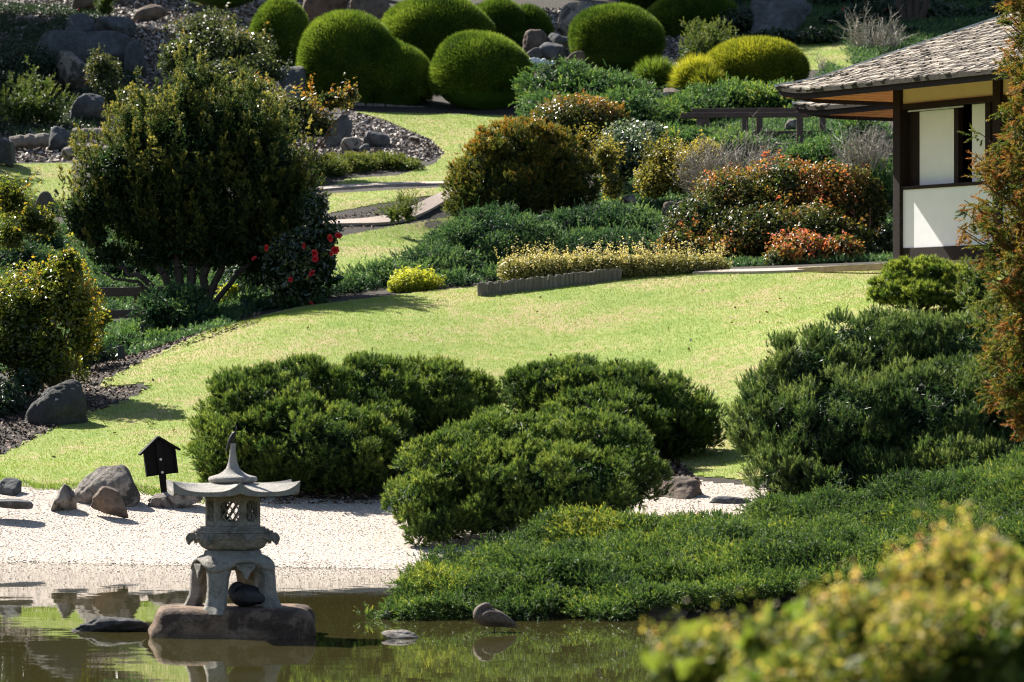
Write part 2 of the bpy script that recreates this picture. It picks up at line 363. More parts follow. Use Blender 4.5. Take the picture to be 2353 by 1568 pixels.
def ground_mat():
    m, t, o = nodes('bare_soil_and_mulch'); v = geoco(t)
    n = noise(t, 9, 6, .75, v); r = ramp(t, [(.3, (.014, .011, .008)), (.55, (.035, .027, .02)), (.75, (.08, .06, .048))], n.outputs['Fac'])
    p = N(t, 'ShaderNodeBsdfPrincipled', Roughness=.95); t.links.new(r.outputs[0], p.inputs['Base Color'])
    b = N(t, 'ShaderNodeBump', Strength=.8, Distance=.06); n2 = noise(t, 14, 6, .8, v)
    t.links.new(n2.outputs['Fac'], b.inputs['Height']); t.links.new(b.outputs[0], p.inputs['Normal']); t.links.new(p.outputs[0], o.inputs[0]); return m
def lawn_mat():
    m, t, o = nodes('lawn_turf'); v = geoco(t)
    n = noise(t, .55, 6, .7, v); n2 = noise(t, 6, 5, .7, v)
    ad = N(t, 'ShaderNodeMath', _operation='ADD'); ml = N(t, 'ShaderNodeMath', _operation='MULTIPLY'); ml.inputs[1].default_value = .8
    t.links.new(n2.outputs['Fac'], ml.inputs[0]); t.links.new(n.outputs['Fac'], ad.inputs[0]); t.links.new(ml.outputs[0], ad.inputs[1])
    r = ramp(t, [(.62, (.14, .22, .045)), (.9, (.24, .28, .085)), (1.0, (.33, .28, .14))], ad.outputs[0])
    p = N(t, 'ShaderNodeBsdfPrincipled', Roughness=.9); p.inputs['Specular IOR Level'].default_value = .1
    t.links.new(r.outputs[0], p.inputs['Base Color']); t.links.new(p.outputs[0], o.inputs[0]); return m
def gravel_mat():
    m, t, o = nodes('white_gravel_bed'); v = geoco(t)
    vo = N(t, 'ShaderNodeTexVoronoi', Scale=28.0); t.links.new(v, vo.inputs['Vector'])
    r = ramp(t, [(0, (.52, .44, .38)), (.6, (.45, .38, .32)), (1, (.26, .215, .18))], vo.outputs['Distance'])
    p = N(t, 'ShaderNodeBsdfPrincipled', Roughness=.9); t.links.new(r.outputs[0], p.inputs['Base Color'])
    b = N(t, 'ShaderNodeBump', Strength=.8, Distance=.03, _invert=True); t.links.new(vo.outputs['Distance'], b.inputs['Height'])
    t.links.new(b.outputs[0], p.inputs['Normal']); t.links.new(p.outputs[0], o.inputs[0]); return m
def water_mat():  # calm pond
    m, t, o = nodes('pond_water'); v = geoco(t)
    mp = t.nodes.new('ShaderNodeMapping'); mp.inputs['Scale'].default_value = (1.1, 2.2, 1); t.links.new(v, mp.inputs[0])
    n1 = noise(t, 2.2, 3, .5, mp.outputs[0]); n2 = noise(t, 9, 2, .5, mp.outputs[0]); big = noise(t, .35, 2, .5, v)
    def off(n, a):
        s = N(t, 'ShaderNodeVectorMath', _operation='SUBTRACT'); s.inputs[1].default_value = (.5, .5, .5)
        t.links.new(n.outputs['Color'], s.inputs[0])
        q = N(t, 'ShaderNodeVectorMath', _operation='MULTIPLY'); q.inputs[1].default_value = (a, a, 0); t.links.new(s.outputs[0], q.inputs[0]); return q.outputs[0]
    ad = N(t, 'ShaderNodeVectorMath', _operation='ADD'); t.links.new(off(n1, .014), ad.inputs[0]); t.links.new(off(n2, .006), ad.inputs[1])
    br = ramp(t, [(.35, (.25, .25, .25)), (.65, (1, 1, 1))], big.outputs['Fac'])
    sc = N(t, 'ShaderNodeVectorMath', _operation='MULTIPLY'); t.links.new(ad.outputs[0], sc.inputs[0]); t.links.new(br.outputs[0], sc.inputs[1])
    g = t.nodes.new('ShaderNodeNewGeometry'); a2 = N(t, 'ShaderNodeVectorMath', _operation='ADD')
    t.links.new(g.outputs['Normal'], a2.inputs[0]); t.links.new(sc.outputs[0], a2.inputs[1])
    nm = N(t, 'ShaderNodeVectorMath', _operation='NORMALIZE'); t.links.new(a2.outputs[0], nm.inputs[0])
    p = N(t, 'ShaderNodeBsdfPrincipled', Roughness=.015, IOR=1.33); p.inputs['Base Color'].default_value = (.045, .04, .014, 1)
    t.links.new(nm.outputs[0], p.inputs['Normal']); t.links.new(p.outputs[0], o.inputs[0]); return m

sheet('ground', None, .45, 0, ground_mat(), (-42, 42, 9, 200))
LM = lawn_mat()
LAWNS = [([(-250,1100),(0,1050),(130,985),(200,950),(290,925),(345,892),(330,882),(240,893),(232,878),(270,862),(330,832),(420,790),(500,752),(700,706),(1000,670),(1200,652),(1600,628),(2060,608),(2400,620),(2400,1010),(1700,1105),(1600,1095),(1500,1020),(1150,1005),(900,1000),(700,1050),(480,1110),(420,1150),(330,1130),(220,1122),(90,1124),(55,1110),(0,1102),(-250,1095)], (-13, 9.5, 56, 77)),
 ([(765,640),(765,548),(900,522),(1040,502),(1120,520),(1000,580),(880,625)], (-5, 0, 82, 93)),
 ([(755,492),(755,447),(1050,431),(1045,446),(960,456),(860,472)], (-5, 0, 89.5, 97)),
 ([(755,432),(800,412),(915,405),(1000,378),(1022,352),(990,322),(880,275),(815,258),(1195,268),(1180,320),(1060,422)], (-5, 1, 95, 112)),
 ([(-60,380),(165,376),(165,470),(-60,470)], (-13, -8, 93, 103)),
 ([(1780,95),(1950,95),(1960,160),(1800,165)], (6, 12, 110, 124))]
for k_, (poly, b) in enumerate(LAWNS): sheet('lawn', poly, .14 if k_ == 0 else .07, .012, LM, b)
GRAVEL = [(-250,1098),(0,1100),(55,1108),(90,1122),(220,1120),(330,1128),(470,1152),(660,1146),(880,1152),(1150,1160),(1500,1120),(1600,1108),(1760,1125),(1800,1195),(1400,1345),(980,1380),(-250,1380)]
sheet('gravel_beach', GRAVEL, .14, .008, gravel_mat(), (-15, 5, 45, 60), zmin=-.45)
tag(Geo().add([(-45,5,0),(45,5,0),(45,70,0),(-45,70,0)], [[0,1,2,3]]).build('water', water_mat()), kind='structure')

def path(pts, wid, name='path'):
    P = np.array([at(*p) for p in pts]); t = np.linspace(0, len(P) - 1, 40); 
    X = np.interp(t, range(len(P)), P[:, 0]); Y = np.interp(t, range(len(P)), P[:, 1])
    d = unit(np.stack([np.gradient(X), np.gradient(Y)], -1)); nrm = np.stack([-d[:, 1], d[:, 0]], -1)
    V = []
    for s, dz in ((-1, -.1), (-1, .06), (1, .06), (1, -.1)):
        x, y = X + s * nrm[:, 0] * wid / 2, Y + s * nrm[:, 1] * wid / 2; V.append(np.stack([x, y, gz(x, y) + dz], -1))
    V = np.stack(V, 1); n = len(t); F = []
    for i in range(n - 1):
        for j in range(3): F.append([i * 4 + j, i * 4 + j + 1, i * 4 + 4 + j + 1, i * 4 + 4 + j])
    tag(Geo().add(V.reshape(-1, 3), F).build(name, PATHM), kind='structure')
PATHM = solid('pinkish_path_concrete', (.42, .34, .29), .9, .15, 6, .2)
path([(700,522,89.2),(760,512,89.8),(850,494,90.6),(950,470,91.5),(1060,448,92.4)], .36)
path([(700,440,95.3),(760,436,95.6),(900,430,95.8),(1070,423,96.2)], .5)
path([(1600,634,75.9),(1750,628,75.4),(1900,622,75),(2060,614,74.2),(2250,606,72.6)], .4)

# ------------------------------------------------------------------ scattered ground material
def scatter_area(seed, n, poly, b, zmin=-9, noise_keep=None):
    r = rng(seed); X = r.uniform(b[0], b[1], n); Y = r.uniform(b[2], b[3], n); Z = gz(X, Y); P = np.stack([X, Y, Z], -1)
    a, c = proj(P); k = inpoly(a, c, poly) & (Z > zmin); return P[k], r
def grass(name, poly, b, dens, h, wd, seed, bias=0.0):
    n = int((b[1] - b[0]) * (b[3] - b[2]) * dens); P, r = scatter_area(seed, n, poly, b); n = len(P)
    wv = Waves(3, 1.0); w2 = Waves(5, 3.4)
    t = .39 + bias + .09 * wv(P) + .05 * w2(P) + r.normal(0, .09, n)
    d = r.normal(size=(n, 3)) * .75; d[:, 2] = 1; d = unit(d)
    H = h * r.uniform(.5, 1.3, n)[:, None]; s = unit(np.cross(d, r.normal(size=(n, 3)))) * wd
    V = np.stack([P - s, P + s, P + d * H], 1).reshape(-1, 3)
    g = Geo(); g.add(V, np.arange(3 * n).reshape(-1, 3), np.repeat(np.clip(t, 0, 1), 3))
    return tag(g.build(name, G['grass']), kind='stuff')
grass('grass', LAWNS[0][0], LAWNS[0][1], 1500, .045, .0055, 1)
for i, (q, b) in enumerate(LAWNS[1:]): grass('grass', q, b, 700, .05, .008, 20 + i, -.08)
bl = [(-250,1100),(0,1108),(90,1128),(250,1126),(470,1160),(470,1150),(330,1118),(220,1112),(90,1116),(0,1096),(-250,1090)]
grass('grass', bl, (-13, -4, 55.5, 60), 1600, .075, .007, 31, -.1)

octa = np.array([[1,0,0],[-1,0,0],[0,1,0],[0,-1,0],[0,0,1],[0,0,-1]], float)
octf = np.array([[0,2,4],[2,1,4],[1,3,4],[3,0,4],[2,0,5],[1,2,5],[3,1,5],[0,3,5]])
def pebbles(name, P, r, s0, s1, mat, flat=.6, tint=None, kind='stuff', smooth=True):
    n = len(P); s = r.uniform(s0, s1, (n, 1, 1)) * r.uniform(.65, 1.35, (n, 1, 3)); s[:, :, 2] *= flat
    V0, F0 = ico(1); V0 = V0
    v = V0[None] * s; th = r.uniform(0, 6.28, n); c, sn = np.cos(th)[:, None], np.sin(th)[:, None]
    tl = r.normal(0, .35, (n, 2))
    x = v[..., 0] * c - v[..., 1] * sn; y = v[..., 0] * sn + v[..., 1] * c; z = v[..., 2] + x * tl[:, :1] * .5 + y * tl[:, 1:] * .5
    V = np.stack([x, y, z], -1) + P[:, None] + np.array([0, 0, s0 * .3])
    F = F0[None] + (np.arange(n) * len(V0))[:, None, None]
    t = r.uniform(0, 1, n) if tint is None else tint
    g = Geo(); g.add(V.reshape(-1, 3), F.reshape(-1, 3), np.repeat(t, len(V0)))
    return tag(g.build(name, mat, smooth=smooth), kind=kind)
G['pebble'] = tinted('white_pebbles', [(0, (.36, .29, .23)), (.12, (.48, .4, .335)), (1, (.62, .54, .465))], .7, .3, True)
G['chip'] = tinted('pale_bark_chips', [(0, (.045, .034, .028)), (.45, (.17, .135, .115)), (1, (.55, .49, .45))], .7, .4)
G['mulch'] = tinted('brown_mulch', [(0, (.04, .026, .02)), (.6, (.15, .095, .07)), (1, (.32, .24, .19))], .8, .3)
P, r = scatter_area(41, 190000, GRAVEL, (-13, 4.5, 48, 59.5), -.06)
pebbles('pebbles', P, r, .007, .021, G['pebble'])
def chips(name, poly, b, n, s0, s1, mat, seed, tint=None):
    P, r = scatter_area(seed, n, poly, b); n = len(P)
    nn = r.normal(size=(n, 3)) * .8; nn[:, 2] = 1; nn = unit(nn); a = unit(np.cross(nn, r.normal(size=(n, 3)))); c = np.cross(nn, a)
    s = r.uniform(s0, s1, (n, 1)); a = a * s; c = c * s * r.uniform(.35, .8, (n, 1)); p = P + nn * .01 + np.array([0, 0, 1]) * s * r.uniform(0, .6, (n, 1))
    V = np.stack([p - a - c * .6, p + a * .8 - c, p + a + c * .7, p - a * .9 + c], 1).reshape(-1, 3)
    g = Geo(); g.add(V, np.arange(4 * n).reshape(-1, 4), np.repeat(r.uniform(0, 1, n) ** .8, 4)); return tag(g.build(name, mat), kind='stuff')
chips('bark_chips', [(-60,-40),(760,-40),(760,340),(160,372),(-60,376)], (-17, -3.5, 95, 136), 60000, .03, .075, G['chip'], 42)
chips('bark_chips', [(700,285),(800,255),(880,280),(985,322),(1018,352),(985,372),(900,362),(700,362)], (-6, -1, 99, 112), 22000, .025, .06, G['chip'], 43)
chips('bark_chips', [(1190,0),(1480,0),(1700,140),(1640,235),(1400,235),(1180,150)], (0, 7, 104, 132), 25000, .03, .07, G['chip'], 44)
chips('mulch', [(-80,1050),(0,1050),(130,988),(200,955),(290,928),(345,893),(250,885),(330,832),(600,742),(600,712),(240,800),(150,850),(-80,930)], (-11, -3, 60, 78), 40000, .012, .035, G['mulch'], 45)
chips('mulch', [(470,1160),(470,1100),(700,1040),(900,990),(1500,1000),(1620,1120),(880,1160)], (-5, 3, 55, 64), 22000, .015, .04, G['mulch'], 47)
chips('mulch', [(740,530),(740,505),(1060,440),(1060,470),(900,520)], (-5, 0, 86, 95), 9000, .012, .035, G['mulch'], 46)

P, r = scatter_area(61, 420, LAWNS[0][0], LAWNS[0][1]); gl = Geo(); gl_n = len(P)
_n = unit(r.normal(size=(gl_n, 3)) * .5 + np.array([0, 0, 1])); _d = unit(np.cross(_n, r.normal(size=(gl_n, 3)))) * r.uniform(.02, .045, (gl_n, 1)); _s = np.cross(_n, _d) * .5; P = P + np.array([0, 0, .04])
gl.add(np.stack([P - _d, P + _s, P + _d, P - _s], 1).reshape(-1, 3), np.arange(4 * gl_n).reshape(-1, 4), np.repeat(r.uniform(0, 1, gl_n), 4))
tag(gl.build('fallen_leaves', tinted('dry_leaves', [(0, (.08, .045, .025)), (.8, (.25, .14, .06)), (1, (.5, .45, .4))])), kind='stuff')
# ------------------------------------------------------------------ plants
def blobset(bl, Y):
    C, Rr = [], []
    for b in bl:
        px, py, rx, ry = b[:4]; y = b[4] if len(b) > 4 and b[4] else Y
        dp = b[5] if len(b) > 5 else None
        C.append(at(px, py, y)); ax, az = rx / FP * y, ry / FP * y
        Rr.append([ax, dp if dp else (ax * .75 + az * .25), az])
    return np.array(C), np.array(Rr)
def shell(r, C, Rr, dens, depth=.25, lump=.1, lf=3.0, zlow=-.75, seed=0, inside=.78, ground=True):
    area = 4 * np.pi * (((Rr[:, 0] * Rr[:, 1]) ** 1.6 + (Rr[:, 0] * Rr[:, 2]) ** 1.6 + (Rr[:, 1] * Rr[:, 2]) ** 1.6) / 3) ** (1 / 1.6)
    Ps, Ns = [], []; wv = Waves(seed, lf)
    for i in range(len(C)):
        n = int(area[i] * dens); u = unit(r.normal(size=(n, 3))); u = u[u[:, 2] > zlow]
        f = 1 + lump * wv(C[i] + Rr[i] * u)[:, None] - depth * r.uniform(0, 1, (len(u), 1)) ** 1.5
        P = C[i] + Rr[i] * u * f; nn = unit(u / Rr[i]); k = np.ones(len(P), bool)
        for j in range(len(C)):
            if j != i: k &= (((P - C[j]) / Rr[j]) ** 2).sum(-1) > inside ** 2
        Ps.append(P[k]); Ns.append(nn[k])
    P, Nn = np.concatenate(Ps), np.concatenate(Ns)
    if ground: k = P[:, 2] > gz(P[:, 0], P[:, 1]) + .01; P, Nn = P[k], Nn[k]
    return P, Nn
def core(g, C, Rr, s=.8, seed=0, lump=.1, lf=3.0, tint=.1, mat=0):  # low tint deepens the shade inside the crown
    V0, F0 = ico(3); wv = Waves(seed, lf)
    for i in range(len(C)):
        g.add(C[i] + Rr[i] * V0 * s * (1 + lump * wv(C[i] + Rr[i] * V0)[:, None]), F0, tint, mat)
def fill(g, r, C, Rr, size, tint=.15, cover=2.2, a=.5, b=.84, lump=.1, lf=3.0, seed=0, mat=0, asp=.7):  # inner leaves tinted dark so the crown interior reads as shade
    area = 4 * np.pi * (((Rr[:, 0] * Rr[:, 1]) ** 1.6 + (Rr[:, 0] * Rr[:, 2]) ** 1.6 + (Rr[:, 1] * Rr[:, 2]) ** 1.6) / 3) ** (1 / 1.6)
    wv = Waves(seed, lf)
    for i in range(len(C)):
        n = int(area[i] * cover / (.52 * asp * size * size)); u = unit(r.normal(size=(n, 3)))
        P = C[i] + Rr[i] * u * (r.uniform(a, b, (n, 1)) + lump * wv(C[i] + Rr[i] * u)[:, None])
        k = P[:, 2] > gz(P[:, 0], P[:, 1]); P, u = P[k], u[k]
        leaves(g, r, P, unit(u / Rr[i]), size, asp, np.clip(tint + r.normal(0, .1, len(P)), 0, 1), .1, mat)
def shoots(g, r, P, Ax, L, k, nl, th0, th1, wd, tint, tip=.15, t0=.1, mat=0):
    n = len(P); L = np.broadcast_to(np.asarray(L, float), (n,))
    ref = unit(r.normal(size=(n, 3))); u = unit(np.cross(Ax, ref)); v = np.cross(Ax, u)
    t = t0 + (1 - t0) * (np.arange(k)[None] + r.uniform(0, 1, (n, k))) / k
    th = np.radians(th0 + (th1 - th0) * t + r.normal(0, 9, (n, k))); ph = r.uniform(0, 6.283, (n, k))
    d = np.cos(th)[..., None] * Ax[:, None] + np.sin(th)[..., None] * (np.cos(ph)[..., None] * u[:, None] + np.sin(ph)[..., None] * v[:, None])
    B = P[:, None] + Ax[:, None] * (L[:, None] * t)[..., None]
    ln = nl * r.uniform(.7, 1.25, (n, k))[..., None]
    s = unit(np.cross(d, r.normal(size=(n, k, 3)))) * wd
    V = np.stack([B - s, B + s, B + d * ln], 2)
    T = np.broadcast_to(np.asarray(tint)[:, None], (n, k)) + tip * (t - .5) * 2 + r.normal(0, .06, (n, k))
    g.add(V.reshape(-1, 3), np.arange(n * k * 3).reshape(-1, 3), np.repeat(np.clip(T, 0, 1).ravel(), 3), mat)
def leaves(g, r, P, Nn, size, asp, tint, up=.4, mat=0, flat=.6, tv=.0):
    n = len(P); nn = unit(Nn * flat + r.normal(size=(n, 3)) * .6 + np.array([0, 0, up])); d = unit(np.cross(nn, r.normal(size=(n, 3))))
    s = np.cross(nn, d); L = size * r.uniform(.6, 1.3, (n, 1)); W = L * asp * .5
    V = np.stack([P, P + d * L * .5 + s * W + nn * W * .3, P + d * L, P + d * L * .5 - s * W + nn * W * .3], 1)
    T = np.repeat(np.clip(tint + (r.normal(0, tv, n) if tv else 0), 0, 1), 4)
    g.add(V.reshape(-1, 3), np.arange(4 * n).reshape(-1, 4), T, mat)
def blades(g, r, P, D, L, wd, tint, mat=0):
    n = len(P); s = unit(np.cross(D, r.normal(size=(n, 3)))) * wd; ln = (L * r.uniform(.5, 1.3, n))[:, None]
    V = np.stack([P - s, P + s, P + D * ln], 1)
    T = np.stack([tint - .1, tint - .1, tint + .15], 1)
    g.add(V.reshape(-1, 3), np.arange(3 * n).reshape(-1, 3), np.clip(T.ravel(), 0, 1), mat)
UP = np.array([0, 0, 1.0])
def basepos(C, Rr):
    x, y = C[:, 0].mean(), C[:, 1].mean(); return np.array([x, y, float(gz(np.array([x]), np.array([y]))[0])])

SEED = [100]
def plant(name, label, cat, kind, bl, Y, mat, dens=None, group=None, parent=None, seed=None, part=False, tb=0.0, **kw):
    SEED[0] += 1; sd = SEED[0] if seed is None else seed; r = rng(sd); C, Rr = blobset(bl, Y); g = Geo()
    if kind == 'pine':
        rc, m = kw.get('rc', .17), kw.get('m', 26); Rr = np.maximum(Rr - rc * .38, .1)
        P0, N0 = shell(r, C, Rr, dens or 17, .22, kw.get('lump', .09), kw.get('lf', 2.4), -.75, sd); n0 = len(P0)
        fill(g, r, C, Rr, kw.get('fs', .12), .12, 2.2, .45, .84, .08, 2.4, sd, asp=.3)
        sz = np.repeat(rc * r.uniform(.7, 1.25, n0), m)[:, None]; u = unit(r.normal(size=(n0 * m, 3)) * .8 + np.repeat(N0, m, 0) * .7 + UP * .45)
        P = np.repeat(P0, m, 0) + u * sz * np.array([1, 1, .8]) * r.uniform(.55, 1, (n0 * m, 1)); Ax = unit(u * .65 + UP * kw.get('up', .6) + r.normal(size=P.shape) * .2); n = len(P)
        t = np.clip(.4 + tb + kw.get('tipgrow', 0) * ((P[:, 2] - P[:, 2].min()) / np.ptp(P[:, 2]) - .5) + np.repeat(r.normal(0, .1, n0), m) + r.normal(0, .12, n) + .1 * Waves(sd + 1, 2.5)(P) + kw.get('patch', 0) * (Waves(sd + 7, 2.2)(P) > .9), .03, .97)
        shoots(g, r, P, Ax, kw.get('L', .075) * r.uniform(.6, 1.6, n), kw.get('k', 26), kw.get('nl', .055), 65, 18, kw.get('wd', .0048), t, .2)
    elif kind == 'plume':                             # upright bottlebrush shoots in bunches
        h, sp, m = kw.get('h', .45), kw.get('spread', .05), kw.get('m', 10); Rr = np.maximum(Rr - h * .2, .08)
        P0, N0 = shell(r, C, Rr, dens or 18, kw.get('depth', .4), .12, 2.0, -.6, sd); n0 = len(P0)
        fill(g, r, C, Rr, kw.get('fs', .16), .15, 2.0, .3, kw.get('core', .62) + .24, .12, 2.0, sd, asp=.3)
        Ap = np.repeat(unit(N0 * kw.get('out', .4) + UP * .85 + r.normal(size=N0.shape) * .12), m, 0); tt = r.uniform(0, 1, (n0 * m, 1)); hh = np.repeat(h * r.uniform(.5, 1.3, n0), m)[:, None]
        P = np.repeat(P0, m, 0) + Ap * tt * hh + r.normal(size=(n0 * m, 3)) * sp * (1.15 - tt * .6); Ax = unit(Ap * .8 + r.normal(size=P.shape) * .35); n = len(P)
        t = np.clip(.3 + tb + .3 * tt[:, 0] + np.repeat(r.normal(0, .1, n0), m) + r.normal(0, .08, n), .02, .95)
        shoots(g, r, P, Ax, kw.get('L', .1) * r.uniform(.6, 1.3, n), kw.get('k', 24), kw.get('nl', .04), 70, 30, kw.get('wd', .006), t, .15)
    elif kind == 'spray':                             # flat arching conifer sprays
        m = kw.get('m', 16); rc = kw.get('rc', .17); Rr = np.maximum(Rr - rc * .5, .08); P0, N0 = shell(r, C, Rr, (dens or 60) * .24, .16, kw.get('lump', .12), kw.get('lf', 2.6), -.5, sd); n0 = len(P0)
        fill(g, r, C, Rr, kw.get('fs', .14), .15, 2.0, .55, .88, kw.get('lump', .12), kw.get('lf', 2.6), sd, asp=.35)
        L = kw.get('L', .11); u = unit(r.normal(size=(n0 * m, 3)) * .8 + np.repeat(N0, m, 0) * .7 + UP * .3); sz = np.repeat(rc * r.uniform(.7, 1.4, n0), m)[:, None]
        P = np.repeat(P0, m, 0) + u * sz * np.array([1.25, 1.25, .6]) * r.uniform(.5, 1, (n0 * m, 1)); n = len(P); Ax = unit(u * .8 + np.repeat(r.normal(size=(n0, 3)) * .35, m, 0) + r.normal(size=P.shape) * .25 + UP * kw.get('up', .12))
        t = np.clip(.38 + tb + np.repeat(r.normal(0, .11, n0), m) + r.normal(0, .1, n) + .12 * Waves(sd + 1, 3)(P), .03, .97)
        long = np.where(r.uniform(0, 1, n) < .06, 2.0, 1.0)
        shoots(g, r, P, Ax, L * long * r.uniform(.6, 1.4, n), kw.get('k', 20), kw.get('nl', .042), 52, 24, kw.get('wd', .007), t, .24)
    elif kind == 'blade':
        P, Nn = shell(r, C, Rr, dens or 2600, .04, kw.get('lump', .045), 3.2, -.5, sd, .95)
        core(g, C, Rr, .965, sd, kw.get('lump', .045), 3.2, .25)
        D = unit(Nn * .9 + UP * .2 + r.normal(size=P.shape) * .25)
        t = np.clip(.45 + tb + r.normal(0, .16, len(P)) + .14 * Waves(sd + 1, 3)(P) + .08 * Waves(sd + 2, 9)(P), .05, .95)
        blades(g, r, P, D, kw.get('L', .13), kw.get('wd', .009), t)
    elif kind == 'leaf':
        P, Nn = shell(r, C, Rr, dens or 500, kw.get('depth', .5), kw.get('lump', .19), kw.get('lf', 3.6), -.8, sd, kw.get('inside', .7))
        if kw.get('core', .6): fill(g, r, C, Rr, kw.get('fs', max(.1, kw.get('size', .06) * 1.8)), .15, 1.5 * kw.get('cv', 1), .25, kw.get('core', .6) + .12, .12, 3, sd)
        z = (P[:, 2] - P[:, 2].min()) / np.ptp(P[:, 2])
        t = kw.get('t0', .35) + tb + r.normal(0, kw.get('tv', .2), len(P)) + kw.get('patch', .2) * Waves(sd + 1, kw.get('pf', 2.5))(P) + kw.get('tipgrow', 0) * (z - .5)
        if kw.get('clump'):                           # leaves gathered into sprigs with gaps between
            k = Waves(sd + 3, kw['clump'])(P) > kw.get('gap', -.35); P, Nn, t = P[k], Nn[k], t[k]
        leaves(g, r, P, Nn, kw.get('size', .06), kw.get('asp', .55), np.clip(t, 0, 1), kw.get('up', .4))
        if kw.get('sprigs'):
            ns = kw['sprigs']; i = r.choice(len(P), ns); Q, M = P[i], Nn[i]; o = M[:, 2] > -.1; Q, M = Q[o], M[o]; ns = len(Q)
            Ax = unit(M * .4 + UP * .8 + r.normal(size=Q.shape) * .3); m = 14; f = r.uniform(0, 1, (ns, m, 1)) * kw.get('sl', .25) * r.uniform(.4, 1.3, (ns, 1, 1))
            q = (Q[:, None] + Ax[:, None] * f + r.normal(size=(ns, m, 3)) * .02).reshape(-1, 3)
            leaves(g, r, q, np.repeat(Ax, m, 0), kw.get('size', .06), kw.get('asp', .55), np.clip(np.repeat(t[i][o], m) + .12 + r.normal(0, .1, ns * m), 0, 1), .3)
    b = basepos(C, Rr)
    if part:
        o = g.build('foliage', mat, parent); return o
    o = g.build(name, mat, loc=b); tag(o, label, cat, group); return o
def with_parts(name, label, cat, bl, Y, group=None):
    C, Rr = blobset(bl, Y); b = basepos(C, Rr); o = empty(name, b); o['_b'] = tuple(b); return tag(o, label, cat, group)
def offset(o):                                       # keep a child built in world coordinates where it is
    for ch in o.children:
        if ch.data and not ch.get('_done'):
            n = len(ch.data.vertices); v = np.empty(n * 3, np.float32); ch.data.vertices.foreach_get('co', v)
            v = v.reshape(-1, 3) - np.array(o['_b'], np.float32); ch.data.vertices.foreach_set('co', v.ravel()); ch.data.update(); ch['_done'] = 1
def finish(o):
    offset(o)
    del o['_b']
    for ch in o.children:
        if '_done' in ch: del ch['_done']

def limb(g, r, a, b, r0, r1, sag=0, n=7, jit=.03, tint=.5, k=7):
    a, b = np.array(a), np.array(b); t = np.linspace(0, 1, n)[:, None]; L = np.linalg.norm(b - a)
    p = a + (b - a) * t + UP * sag * (t * (1 - t)) * 4; p[1:-1] += r.normal(size=(n - 2, 3)) * jit * L * .5
    g.tube(p, r0 + (r1 - r0) * t[:, 0], k, tint); return p

# --- front pines
o = with_parts('pine_bush', 'wide low pine bush behind the stone lantern, left of the middle of the lawn', 'bush', [(700,980,10,10)], 58.5)
BA = [(600,990,150,140,58.6),(560,1040,118,115,58),(700,940,150,110,59.3),(850,930,150,100,60),(1000,915,130,85,60.4),(1070,930,80,70,60.6),(720,1040,190,115,58),(840,1020,110,95,58.8),(1010,965,110,60,60)]
plant('', '', '', 'pine', BA, 58.5, G['pine'], part=True, parent=o, tb=.08)
g = Geo(); r = rng(7)
for x in (560, 640, 720, 800):
    g = Geo(); limb(g, r, at(690 + (x - 690) * .3, 1165, 58.3), at(x, 1060, 58.3), .05, .03, 0); g.build('stem', G['bark'], o)
finish(o)
o = with_parts('pine_bush', 'mid green pine bush between the wide lantern bush and the tall right bush', 'bush', [(1400,950,10,10)], 60.5)
plant('', '', '', 'pine', [(1310,905,150,75,61.4),(1230,900,90,62,61.6),(1440,930,150,85,61),(1540,970,110,75,60.6),(1590,985,70,65,60.4),(1400,980,160,80,60),(1520,1010,95,52,60.2)], 60.5, G['pine'], part=True, parent=o)
for x in (1400, 1500):
    g = Geo(); limb(g, r, at(1450, 1090, 60), at(x, 1020, 60), .05, .03, 0); g.build('stem', G['bark'], o)
finish(o)
o = with_parts('pine_bush', 'rounded pine bush nearest the pond, leaning over the white gravel', 'bush', [(1200,1110,10,10)], 54.5)
plant('', '', '', 'pine', [(1180,1060,190,100,55.2),(1330,1050,160,90,55.4),(1060,1110,150,95,54.2),(1240,1120,230,95,54.2),(1420,1100,105,95,54.8),(970,1160,85,60,53.6),(1000,1210,68,52,53.2),(1110,1190,110,50,53.5)], 54.5, G['pine'], part=True, parent=o, tb=.1)
g = Geo()
for x, y in ((1020,1215),(1150,1190),(1280,1190),(1400,1180)):
    g = Geo(); limb(g, r, at(1180 + (x - 1180) * .5, 1265, 54), at(x, y, 54), .05, .03, 0); g.build('stem', G['bark'], o)
finish(o)
plant('pine_bush', 'tall broad dark green pine bush at the right side of the lawn', 'bush', 'pine',
      [(1830,900,125,120,58.4),(1960,860,150,120,59.2),(2080,850,150,120,59.6),(2200,880,140,140,59.4),(1800,1000,115,110,57.8),(1930,1010,180,140,57.4),(2120,1000,200,150,57.6),(2290,1000,160,160,57.8),(1850,1090,120,75,57),(2000,1110,180,70,56.8),(2200,1090,200,80,56.8),(2400,980,140,170,58)], 58, G['pine_dark'], dens=17, rc=.15, m=20, L=.12, k=28, nl=.055, up=.95, lump=.08, tb=.06)
# --- small spreading pine with open branches
o = with_parts('bonsai_pine', 'small flat-topped pine with bare crooked branches showing below its crown', 'tree', [(2110,735,10,10)], 66.8)
plant('', '', '', 'pine', [(2120,640,85,34,66.8),(2060,668,62,30,66.6),(2180,660,60,42,66.8),(2030,684,32,16,66.4),(2110,680,95,26,66.4),(2210,690,40,32,66.4)], 66.8, G['pine_bonsai'], dens=40, rc=.1, m=14, part=True, parent=o, L=.06, nl=.065, tb=.12, fs=.09)
g = Geo(); c0 = at(2130, 745, 66.8)
j1 = at(2110, 715, 66.8); limb(g, r, c0, j1, .07, .05)
for e in ((2040,690),(2075,680),(2130,670),(2170,680),(2200,690),(2020,700)): limb(g, r, j1, at(e[0], e[1], 66.7), .035, .012, .02, 8, .12)
g.build('trunk', G['bark'], o); finish(o)
